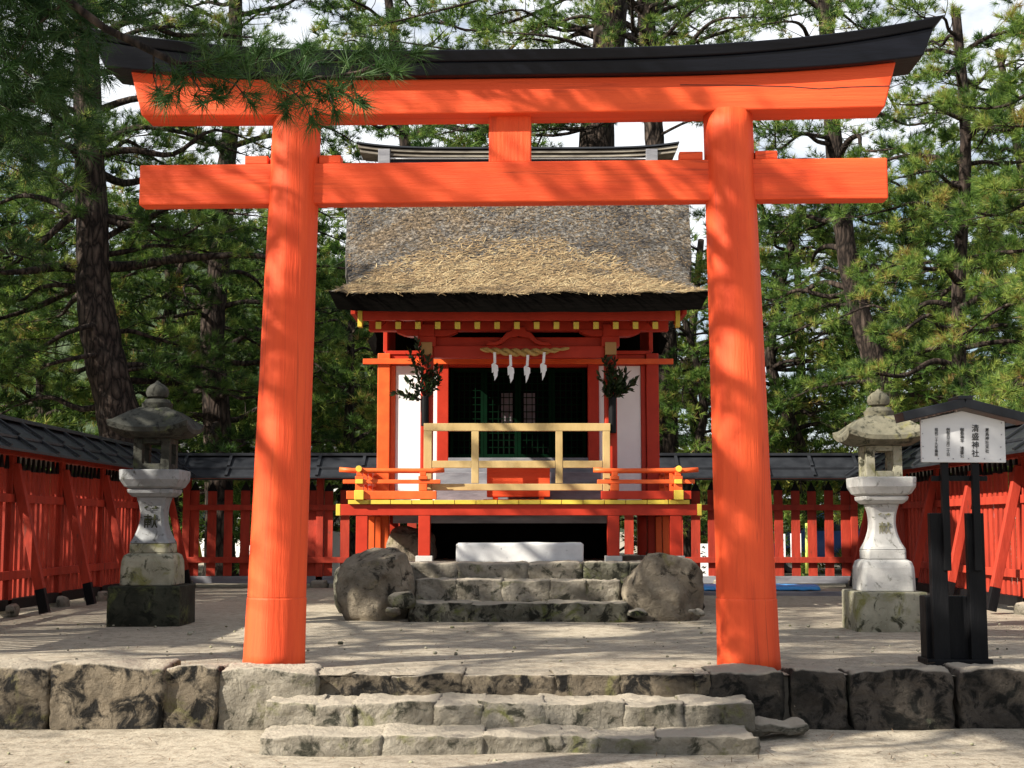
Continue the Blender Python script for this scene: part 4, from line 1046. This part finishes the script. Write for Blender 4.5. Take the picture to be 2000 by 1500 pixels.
# 3. twin trunks behind the shrine
Y = 33
p = Pine(13, K=20, ln=.18, wd=.013, bright=.48, sublen=.9, subgap=.36, tufts=10)
p.trunk([at(1170, 1110, Y), at(1175, 800, Y), at(1165, 300, Y), at(1180, 180, Y), at(1192, 40, Y), at(1197, -150, Y), at(1190, -420, Y)], .47, .36)
for path, r in (([(1192, 40), (1100, 60), (1020, 20), (960, 30)], .06), ([(1180, 160), (1080, 190), (980, 240)], .05), ([(1175, 240), (1080, 265), (940, 250), (860, 262)], .05), ([(1196, -60), (1080, 10), (930, 60), (840, 30)], .06), ([(1192, -20), (1060, -30), (900, 10), (740, 50)], .06), ([(1185, 110), (1060, 130), (900, 100), (700, 70)], .05), ([(1170, 260), (1090, 250), (1050, 255)], .03)):
    p.limb([at(x, y, Y + p.rd.uniform(-1, 1) * (i > 0)) for i, (x, y) in enumerate(path)], r, .016, .3)
p.auto(10.9, 15.5, 24, 4.2, 2.6, .25, (.2, 2.9))
p.build('pine_tree', 'tall pine with the thickest trunk behind the shrine roof, near its centre')
Y = 31
p = Pine(14, K=20, ln=.18, wd=.013, bright=.5, sublen=.9, subgap=.36, tufts=10)
p.trunk([at(1303, 1120, Y), at(1303, 850, Y), at(1302, 680, Y), at(1285, 400, Y), at(1278, 270, Y), at(1264, 60, Y), at(1258, -150, Y), at(1265, -400, Y)], .26, .19)
for path, r in (([(1268, 110), (1330, 40), (1400, -10)], .06), ([(1278, 270), (1350, 235), (1420, 225)], .04), ([(1262, 40), (1210, -20), (1160, -70)], .06), ([(1268, 120), (1390, 70), (1500, 40), (1600, 20)], .06), ([(1262, 30), (1380, 0), (1560, 10)], .06)):
    p.limb([at(x, y, Y + p.rd.uniform(-1, 1) * (i > 0)) for i, (x, y) in enumerate(path)], r, .016, .35)
p.auto(10.4, 14, 18, 3.4, 2.2)
p.build('pine_tree', 'slim straight pine rising beside the right edge of the shrine roof')
# 4. leaning pine behind the right lantern
Y = 29.5
p = Pine(15, K=22, ln=.17, wd=.012, bright=.52, sublen=.85, subgap=.32, tufts=10)
p.trunk([at(1765, 1120, Y), at(1742, 880, Y), at(1718, 745, Y), at(1690, 650, Y), at(1660, 530, Y), at(1640, 380, Y), at(1625, 240, Y), at(1615, 60, Y), at(1600, -200, Y)], .29, .15)
for path, r in (([(1660, 595), (1600, 600), (1490, 640)], .05), ([(1655, 480), (1700, 520), (1690, 530)], .03), ([(1625, 270), (1560, 260), (1480, 250)], .06), ([(1640, 380), (1730, 350), (1800, 400)], .05), ([(1690, 650), (1760, 640), (1830, 600)], .05)):
    p.limb([at(x, y, Y + p.rd.uniform(-.8, .8) * (i > 0)) for i, (x, y) in enumerate(path)], r, .014, .4)
p.auto(8.6, 13.5, 22, 2.9, 2.0, .1); p.auto(3.6, 8.6, 24, 2.4, 2.8, .05, (.1, 3.0))
p.build('pine_tree', 'leaning grey-trunked pine behind the pale lantern')
# 5. bright near pine at the right edge
p = Pine(16, K=34, ln=.165, wd=.0085, bright=.66, sublen=.66, subgap=.24, tufts=10)
p.trunk([V3((9.2, 19.5, 0)), V3((9.1, 19.6, 2)), V3((8.9, 19.6, 4)), V3((9.0, 19.7, 6.5)), V3((8.8, 19.8, 9))], .30, .12)
p.auto(2.9, 9, 42, 2.9, 1.8, .08)
p.build('pine_tree', 'bright green bushy pine filling the right edge above the side fence')
p = Pine(17, K=30, ln=.165, wd=.010, bright=.6, sublen=.66, subgap=.26, tufts=10)
p.trunk([V3((7.9, 24.6, 0)), V3((8.0, 24.7, 2.5)), V3((8.0, 24.7, 5)), V3((8.2, 24.6, 8)), V3((8.1, 24.6, 10.5))], .17, .08)
p.auto(3.0, 10.3, 34, 2.5, 1.5, .08)
p.build('pine_tree', 'young dense pine standing behind the corner of the right fence')
# 6. pine by the left end of the fence, its branches darkening the left edge
def not_torii(q):
    t = (18.3 - q[1]) / .80; x = q[0] + 1.45 * t; z = q[2] - 1.10 * t       # a gap that lets the sun reach the left end of the deck
    if -2.6 < x < -.7 and .5 < z < 2.1: return False
    return not (in_view(q, 0) and (q[0] / max(.1, q[1]) * F > -720 or q[2] < CAMZ + q[1] * .19))
p = Pine(18, K=30, ln=.15, wd=.007, bright=.27, sublen=.7, subgap=.26, tufts=9, keep=not_torii)
p.trunk([V3((-8.1, 13.4, 0)), V3((-8.0, 13.3, 2)), V3((-7.8, 13.4, 4)), V3((-7.9, 13.2, 6.5)), V3((-7.6, 13.2, 9.5))], .30, .12)
p.auto(3.9, 8.2, 26, 3.4, 2.0, .12)
p.build('pine_tree', 'shaded pine whose dark boughs fill the upper left corner of the view')
# 7. overhanging pine: one bough crosses in front of the torii
def clear(q):
    t = (10.85 - q[1]) / .80; x = q[0] + 1.45 * t; z = q[2] - 1.10 * t      # a gap that lets the sun reach the foot of the left pillar
    if abs(x + 2.15) < .36 and -.7 < z < 1.1: return False
    return not in_view(q, 70)
p = Pine(19, K=40, ln=.155, wd=.0056, bright=.42, sublen=.6, subgap=.26, tufts=6, cl=.8, keep=clear, mat='needle_near', bias=.75)
p.trunk([V3((-5.6, 6.0, ZL)), V3((-5.5, 6.0, 1.5)), V3((-5.2, 6.1, 3.5)), V3((-5.0, 6.3, 6)), V3((-4.6, 6.2, 9))], .30, .14)
p.auto(5.9, 9.0, 30, 4.6, 2.6, .10)
p.keep = None
Y = 7.6
p.wood.tube([V3((-5.2, 6.1, 3.6)), at(-450, -300, 7.0), at(-100, -160, 7.4), at(130, 0, Y), at(205, 55, Y), at(345, 124, Y), at(470, 150, Y), at(640, 152, Y), at(770, 128, Y)], [.075, .06, .045, .026, .023, .02, .017, .012, .006], 8, False)
def spray(path, r=.007, gap=.05, tone=.4, spread=.035):
    pts = [at(x, y, Y + dy) for x, y, dy in path]
    p.wood.tube(pts, [r * (1 - .7 * i / (len(pts) - 1)) for i in range(len(pts))], 5, False)
    for i in range(len(pts) - 1):
        a, c = pts[i], pts[i + 1]; l = (c - a).length; d = (c - a).normalized()
        for k in range(max(1, int(l / gap))):
            f = (k + p.rd.random()) * gap / l
            if i == 0 and f < .35: continue
            q = a.lerp(c, min(1, f)) + V3((p.rd.gauss(0, spread), p.rd.gauss(0, spread), p.rd.gauss(0, spread)))
            p.tuft(q, (d * .8 + V3((p.rd.gauss(0, .4), p.rd.gauss(0, .4), p.rd.gauss(.2, .4)))).normalized(), tone + p.rd.gauss(0, .2))
    for _ in range(2): p.tuft(pts[-1], (pts[-1] - pts[-2]).normalized(), tone + .1)
for path in ([(345, 124, 0), (400, 118, -.1), (440, 112, -.1)], [(400, 138, 0), (460, 165, -.15), (490, 200, -.2)], [(430, 145, 0), (480, 130, .1), (540, 110, .1)], [(470, 150, 0), (540, 150, -.1), (590, 195, -.15), (610, 235, -.15)],
             [(560, 152, 0), (620, 120, .1), (700, 105, .1)], [(600, 152, 0), (660, 175, -.1), (700, 200, -.15)], [(640, 152, 0), (720, 150, -.05), (770, 140, -.1)], [(700, 140, 0), (760, 115, 0), (810, 105, 0)],
             [(330, 120, 0), (350, 165, -.1), (330, 190, -.1)], [(360, 128, 0), (390, 175, -.1), (420, 190, -.1)], [(520, 152, 0), (560, 180, .1), (560, 215, .1)], [(590, 152, 0), (610, 180, 0), (640, 190, 0)], [(500, 150, 0), (500, 120, -.1), (510, 100, -.1)], [(560, 150, 0), (585, 120, -.2), (600, 105, -.2)],
             [(640, 152, 0), (645, 190, -.1), (655, 215, -.1)], [(470, 150, 0), (440, 190, 0), (400, 200, .1)], [(300, 105, 0), (300, 150, .2), (310, 180, .2)], [(450, 147, 0), (420, 115, .1), (400, 95, .1)], [(680, 148, 0), (690, 125, .1), (740, 100, .15)]):
    spray(path)
for path in ([(-150, -150, 0), (-20, 20, .2), (60, 60, .3), (110, 100, .3)], [(-250, -200, 0), (-120, 60, .2), (20, 120, .2), (90, 170, .2)], [(-100, -150, 0), (40, 0, .3), (100, 20, .3), (180, 30, .3)], [(-250, -100, .2), (-60, 160, .3), (40, 230, .3)], [(0, -80, 0), (60, 30, .2), (130, 60, .2), (160, 110, .2)],
             [(130, 0, 0), (60, 60, .2), (30, 120, .2)], [(-120, 40, .3), (0, 150, .4), (80, 210, .5), (150, 250, .5)], [(-150, 120, .3), (-20, 220, .4), (70, 290, .5)], [(-60, -60, .5), (60, -20, .6), (140, 40, .6), (185, 90, .6)], [(-160, 200, .4), (-40, 300, .5), (50, 340, .5)],
             [(-100, 20, .6), (30, 60, .7), (120, 140, .7), (170, 190, .7)], [(-80, -120, .5), (100, -40, .5), (200, -10, .5), (250, 20, .5)], [(-150, 60, .8), (0, 190, .8), (110, 230, .8)]):
    spray(path, .010, .022, .22, .12)
p.build('pine_tree', 'near pine bough with long needles hanging in front of the torii beam')
# 8. a taller pine on the lower ground out to the left
p = Pine(23, K=20, ln=.15, wd=.006, bright=.40, sublen=.9, subgap=.22, tufts=8, cl=.9, keep=clear)
p.trunk([V3((-11.4, 7.4, ZL)), V3((-11.2, 7.4, 3)), V3((-11.0, 7.3, 6)), V3((-10.6, 7.5, 9)), V3((-10.4, 7.5, 11.5))], .36, .14)
p.auto(6.2, 11.4, 34, 4.2, 2.2, .12)
p.build('pine_tree', 'tall pine on the sandy lower ground left of the retaining wall')

# far pines: three kinds, copied
protos = []
for k in range(3):
    p = Pine(40 + k, K=18, ln=.25, wd=.026, bright=.42 + .07 * k, sublen=1.1, subgap=.44, tufts=10, cl=.34)
    h = (11, 13, 9.5)[k]
    p.trunk([V3((0, 0, 0)), V3((.25, .1, h * .3)), V3((.1 - .3 * k, .2, h * .6)), V3((.4, 0, h))], .26, .09, 10)
    p.auto(h * (.22, .34, .12)[k], h * .98, (40, 34, 44)[k], (3.4, 3.8, 3.2)[k], 1.4, .1)
    o = p.build('pine_tree', '', 'tree', 'pines standing beyond the fences')
    protos.append(o)
def copy_tree(o, loc, rz, s, label):
    c = o.copy(); COL.objects.link(c)
    for ch in list(o.children):
        d = ch.copy(); COL.objects.link(d); d.parent = c
    c.location = loc; c.rotation_euler.z = rz; c.scale = (s, s, s); c['label'] = label; return c
far_spots = [  # (px, Y, kind, scale, label)
    (60, 34, 0, 1.0, 'spreading pine in the far row behind the left fence, nearest the left edge'), (-60, 30, 2, 1.0, 'low bushy pine at the extreme left beyond the fence'),
    (310, 38, 2, 1.1, 'low-crowned pine between the thick trunk and the dark slender pine'), (340, 31, 2, .8, 'small pine directly behind the left lantern'),
    (560, 36, 0, .9, 'pine hidden behind the left torii pillar'), (660, 40, 2, .95, 'bushy pine against the left edge of the thatched roof'), (690, 31, 2, .72, 'short pine beside the left end of the shrine'),
    (520, 50, 1, .9, 'distant tall pine left of the torii strut'), (800, 52, 0, .9, 'distant pine above the left half of the shrine roof'), (930, 47, 1, .85, 'distant pine just left of the torii strut'),
    (1120, 56, 0, .95, 'distant pine right of the torii strut'), (1370, 40, 2, 1.0, 'bushy pine against the right edge of the thatched roof'), (1345, 31, 2, .66, 'short pine beside the right end of the shrine'),
    (1545, 34, 2, .95, 'low pine right of the right torii pillar'), (1580, 44, 0, 1.0, 'spreading pine left of the leaning grey trunk'),
    (1790, 36, 2, 1.1, 'low pine rising behind the notice board'), (1890, 42, 0, 1.1, 'spreading pine above the notice board roof'),
    (2010, 32, 1, .95, 'tall pine at the right edge behind the bright bushy one'), (2120, 38, 0, 1.1, 'far pine beyond the right edge'), (10, 55, 1, 1.1, 'distant pine at the left edge'), (770, 39, 1, 1.3, 'tall pine above the left end of the shrine ridge'), (905, 46, 0, 1.35, 'tall spreading pine just left of the torii strut top'),
    (-330, 23.5, 0, .85, 'pine shading the far end of the left fence from outside'), (-1150, 16.5, 2, 1.0, 'bushy pine outside the near end of the left fence')]
for i, (px, Y, k, s, lab) in enumerate(far_spots):
    x = (px - 1000) * Y / 2715; rz = (i * 2.399) % 6.28
    if i in (0, 1, 7):
        o = protos[(0, 2, 1)[(0, 1, 7).index(i)]]; o.location = (x, Y, 0); o.rotation_euler.z = rz; o.scale = (s,) * 3; o['label'] = lab
    else: copy_tree(protos[k], (x, Y, 0), rz, s, lab)

# shrubs and bushes beyond the rear fence
def bush(px, Y, w_, h, lab, bright, seed, n=3000):
    Y += 4.5; h *= 1.12
    rg = np.random.default_rng(seed); c = np.array([(px - 1000) * Y / 2715, Y, 0])
    cl = rg.normal(size=(16, 3)) * np.array([w_ * .30, w_ * .22, h * .22]) + np.array([0, 0, h * .55])
    i = rg.integers(0, 16, n); P = cl[i] + rg.normal(size=(n, 3)) * np.array([w_ * .13, w_ * .13, h * .11]); P[:, 2] = np.abs(P[:, 2]) + .05
    D = P - np.array([0, 0, h * .4]) + rg.normal(size=(n, 3)) * .5
    tint = np.clip(bright + rg.normal(0, .18, n) + .1 * (cl[i][:, 0] / w_), 0, 1)
    t = thing('bush', lab, 'bush', tuple(c), 'bushes beyond the rear fence')
    leaf_cloud('leaves', P + c, D, .13, M['leaf'], t, rg, tint)
    b = MB()
    for k in range(7):
        e = Vector(cl[k] + c); b.tube(bez(Vector(c), Vector(c).lerp(e, .5) + Vector((0, 0, .2)), e, 5), [.03, .025, .02, .014, .008], 5, False)
    b.build('stems', M['bark'], t, 0, True)
for i, (px, Y, w_, h, br, lab) in enumerate([(-40, 29, 4, 3.0, .4, 'dark broad-leaved bush at the far left beyond the fence'), (120, 31, 4, 2.9, .62, 'yellow-green bush behind the roof of the left fence'), (330, 34, 4, 2.8, .5, 'leafy bush behind the left lantern'), (470, 33, 3, 2.6, .3, 'dark bush behind the left torii pillar'),
        (650, 33, 3.2, 3.1, .45, 'bush left of the shrine wall'), (1380, 30, 3.4, 2.9, .55, 'bush right of the shrine wall'), (1530, 29.5, 2.8, 2.5, .85, 'golden-yellow bush above the rear fence, beside the right torii pillar'),
        (1640, 31, 3, 2.6, .9, 'yellow bush behind the rear fence near the pale lantern'), (1780, 33, 3.6, 3.0, .6, 'green bush behind the pale lantern roof'), (1930, 30, 4, 3.2, .5, 'bush behind the notice board'), (2080, 27, 3.6, 3.2, .5, 'bush at the far right beyond the fence')]):
    bush(px, Y, w_, h, lab, br, 700 + i)

# ------------------------------------------------------------------ things beyond the rear fence
for i, (px, py0, py1, w_, Y, lab, mk) in enumerate([(1524, 1043, 1097, .20, 28.5, 'white notice strip with black and red characters seen through the rear fence', 1), (1554, 1042, 1097, .22, 28.8, 'white notice strip with smudged black characters seen through the rear fence', 2),
        (1372, 1062, 1128, .30, 28.2, 'white placard seen beside the brown boulder through the rear fence', 3), (1397, 1058, 1135, .30, 28.6, 'white placard with blue foot seen left of the right torii pillar', 3)]):
    a = at(px, py0, Y); c = at(px, py1, Y); s_ = thing('placard', lab, 'sign', (a.x, Y, 0))
    pb = MB().bx(a.x - w_ / 2, a.x + w_ / 2, Y - .012, Y + .012, c.z, a.z).build('panel', M['plaster'], s_, .004)
    MB().bx(a.x - .02, a.x + .02, Y + .013, Y + .05, -.02, a.z - .05).build('stake', M['greywood'], s_)
    g = MB(); g2 = MB(); rr = random.Random(i)
    for k in range(6):
        z = a.z - .07 - k * (a.z - c.z - .08) / 6
        tgt = g2 if (mk == 1 and k > 3) else g
        for q in range(4):
            x0 = a.x + rr.uniform(-.05, .02); tgt.beam((x0, Y - .0135, z + rr.uniform(-.03, .03)), (x0 + rr.uniform(.02, .06), Y - .0135, z + rr.uniform(-.03, .03)), .003, .012)
    g.build('lettering', M['ink'], pb)
    if g2.v: g2.build('lettering', M['redink'], pb)
M['blue'] = paint('blue_plastic', (.06, .30, .66), (.05, .25, .58), (1, 1, 1), 4, .4, .3, .02)
M['carblue'] = paint('blue_car_paint', (.05, .10, .28), (.045, .09, .25), (1, 1, 1), 2, .2, .02)
M['glass'] = paint('dark_car_glass', (.02, .03, .04), (.02, .03, .04), (1, 1, 1), 2, .08, .0)
M['rubber'] = paint('tyre_rubber', (.015, .015, .016), (.02, .02, .02), (1, 1, 1), 6, .8, .1)
M['lime'] = paint('yellow_green_pole', (.55, .62, .14), (.48, .55, .1), (1, 1, 1), 4, .5, .05)
M['darkgreen'] = paint('green_board', (.02, .12, .06), (.02, .10, .05), (1, 1, 1), 4, .5, .05)
M['yellow'] = paint('yellow_strip', (.75, .6, .05), (.7, .55, .04), (1, 1, 1), 4, .5, .05)
# blue tarp
a = at(1350, 1152, 24.6); c = at(1592, 1152, 24.6)
b = MB(); nx = 40
vs = []; fs = []
for j in range(7):
    for i in range(nx + 1):
        f = i / nx; vs.append((a.x + (c.x - a.x) * f, 24.15 + j * .13, .02 + .075 * math.sin(math.pi * j / 6) ** .6 + .018 * noise.noise(Vector((f * 18, j * .8, 0)))))
for j in range(6):
    for i in range(nx): q = j * (nx + 1) + i; fs.append((q, q + 1, q + nx + 2, q + nx + 1))
b.add(vs, fs); o = b.build('tarpaulin', M['blue'], None, 0, True); tag(o, 'folded blue tarpaulin on the ground in front of the rear fence', 'tarpaulin')
so = o.modifiers.new('s', 'SOLIDIFY'); so.thickness = .02
# earth kerb and stones by the rear fence
o = MB(); o.bx(2.0, 6.0, 22.55, 22.75, -.05, .05); tag(o.build('timber_kerb', M['greywood'], None, .01), 'low grey timber edging on the sand right of the shrine', 'edging')
# poles with a green board
q = thing('marker_frame', 'pair of yellow-green poles carrying a dark green board behind the rear fence', 'sign', at(1581, 1100, 29.5))
for px in (1576, 1587):
    a, c = at(px, 1022, 29.5), at(px, 1120, 29.5); MB().tube([c, a], .035, 10).build('pole', M['lime'], q, 0, True)
a, c = at(1573, 1022, 29.5), at(1590, 1036, 29.5); MB().bx(a.x, c.x, 29.52, 29.56, c.z, a.z).build('board', M['darkgreen'], q, .004)
# car
def car(label, x, y, rz):
    c = thing('parked_car', label, 'car', (x, y, 0))
    prof = [(-2.05, .35), (-2.1, .75), (-1.95, .92), (-1.1, 1.0), (-.45, 1.42), (.9, 1.45), (1.75, 1.0), (2.02, .9), (2.08, .4)]
    b = MB(); rs = []
    for k, (yy, ins) in enumerate(((-.82, .06), (-.80, 0), (.80, 0), (.82, .06))):
        rs.append([(x + px * (1 - ins * .1), y + yy * (1 - .12 * max(0, (z - .95))), z - ins * .2 * (z > 1)) for px, z in prof + [(1.9, .3), (-1.9, .3)]])
    b.rings(rs); b.build('body', M['carblue'], c, .03, True)
    for s in (-1, 1):
        b = MB(); b.add([(x - .95, y + s * .83, 1.0), (x + 1.45, y + s * .83, 1.0), (x + .85, y + s * .79, 1.36), (x - .45, y + s * .79, 1.34)], [(0, 1, 2, 3)])
        b.build('side_window', M['glass'], c)
    for wx in (-1.3, 1.3):
        for s in (-1, 1):
            wv = MB().tube([(x + wx, y + s * .66, .31), (x + wx, y + s * .85, .31)], .31, 24).build('wheel', M['rubber'], c, .02)
            MB().tube([(x + wx, y + s * .851, .31), (x + wx, y + s * .86, .31)], .19, 20).build('rim', M['granite'], wv)
    for s in (-1, 1): MB().box((x - 2.06, y + s * .6, .78), (.06, .3, .12)).build('headlight', M['plaster'], c, .01)
    return c
car('blue car parked behind the rear fence near the pale lantern', xat(1640, 1080, 34), 34, 0)
# yellow strip leaning
a, c = at(379, 1030, 26.4), at(392, 1100, 26.4)
tag(MB().beam(a, c, .1, .02, (0, 1, 0)).build('leaning_strip', M['yellow'], None, .003), 'yellow strip leaning behind the rear fence beside the left lantern', 'plank')
# low house behind
hx = thing('far_house', 'white-walled house with a grey tiled roof half hidden behind the left trees', 'house', (xat(470, 1000, 46), 46, 0))
x0, x1 = xat(330, 900, 46), xat(680, 900, 46)
hw = MB().bx(x0, x1, 45.5, 51, -.1, 3.3).build('wall', M['plaster'], hx, .02)
MB().prism([(x0 - .5, 3.25), (x1 + .5, 3.25), (x1 - .4, 3.9), (x0 + .4, 3.9)], 44.9, 51.5).build('roof', M['greywood'], hx, .03)
for k in range(3):
    wx = x0 + 1.0 + k * 1.9; f = MB().bx(wx, wx + 1.0, 45.42, 45.498, 1.0, 2.2).build('window', M['greywood'], hx, .01)
    MB().bx(wx + .08, wx + .92, 45.40, 45.418, 1.08, 2.12).build('pane', M['glass'], f)
# low plastered wall glimpsed through the rear fence
x0, x1 = xat(560, 1050, 32), xat(745, 1050, 32)
wq = thing('garden_wall', 'low white garden wall glimpsed through the rear fence left of the shrine', 'wall', (x0, 32, 0))
MB().bx(x0, x1, 31.9, 32.1, -.05, 1.35).build('wall_body', M['plaster'], wq, .02); MB().bx(x0 - .05, x1 + .05, 31.83, 32.17, 1.352, 1.42).build('coping', M['greywood'], wq, .01)

# ------------------------------------------------------------------ hill
V = []; nx, ny = 70, 26
for j in range(ny):
    for i in range(nx):
        x = -420 + i * 8.2; y = 300 + j * 14
        h = 118 * math.exp(-((x + 120) / 130) ** 2) * (1 - math.exp(-((j / ny) * 3.2) ** 1.5)) + 6 * noise.fractal(Vector((x, y, 0)) * .02, 1, 2, 5) * min(1, j / 5) + 3 * noise.noise(Vector((x, y, 0)) * .25) * min(1, j / 3)
        V.append((x, y, h - 1))
Fc = [(j * nx + i, j * nx + i + 1, (j + 1) * nx + i + 1, (j + 1) * nx + i) for j in range(ny - 1) for i in range(nx - 1)]
M['hill'] = paint('wooded_hill', (.075, .105, .05), (.03, .05, .025), (1, 1, 1), .12, .9, .8, 3)
tag(link('hill', fast_mesh('hill', V, Fc), M['hill'], None, 0, True), kind='structure')

# ------------------------------------------------------------------ fallen needles and twigs
n = 5200; rg = np.random.default_rng(99)
X = rg.uniform(-7, 7, n); Yy = np.where(rg.random(n) < .5, rg.uniform(7.2, 10.3, n), rg.uniform(10.8, 17, n))
stp = (Yy > 9.4) & (Yy < 10.5) & (np.abs(X) < 1.95); Z = np.where(Yy < 10.5, ZL, 0) + .012
Z = np.where((Yy > 9.75) & (Yy < 10.5), Z + .03, Z)
keepm = ~stp; X, Yy, Z = X[keepm], Yy[keepm], Z[keepm]; n = len(X)
an = rg.uniform(0, 6.28, n); l = rg.uniform(.03, .11, n); P0 = np.stack([X, Yy, Z], 1); d = np.stack([np.cos(an), np.sin(an), rg.normal(.02, .08, n)], 1); sd = np.stack([-np.sin(an), np.cos(an), np.zeros(n)], 1) * .0028
V = np.stack([P0 - sd, P0 + sd, P0 + d * l[:, None] + sd, P0 + d * l[:, None] - sd], 1).reshape(-1, 3)
o = link('fallen_needles', fast_mesh('fallen_needles', V, np.arange(n * 4).reshape(n, 4), np.repeat(rg.uniform(0, 1, n), 4)), M['litter'])
tag(o, 'scattered dry pine needles on the sand', 'litter', None, 'stuff')

# pebbles
rg = np.random.default_rng(123); rr = random.Random(5)
b = MB()
for k in range(420):
    x = rr.uniform(-6.5, 6.5); y = rr.uniform(7.2, 10.2) if k % 2 else rr.uniform(10.9, 16.2)
    if 9.4 < y < 10.6 and abs(x) < 2.0: continue
    z = ZL if y < 10.5 else 0
    sz = rr.uniform(.006, .018) * (2.0 if rr.random() < .06 else 1); a = rr.uniform(0, 6.28)
    pts = []
    for lev, q in ((-.3, .7), (.25, 1), (.7, .55)):
        pts.append([(x + sz * q * math.cos(a + j * 1.257) * rr.uniform(.8, 1.2), y + sz * q * math.sin(a + j * 1.257) * rr.uniform(.7, 1), z + sz * lev + .004) for j in range(5)])
    b.rings(pts)
o = b.build('pebbles', M['granite_mossy'], None, 0, True); tag(o, 'small pebbles scattered over the sandy ground', 'pebbles', None, 'stuff')
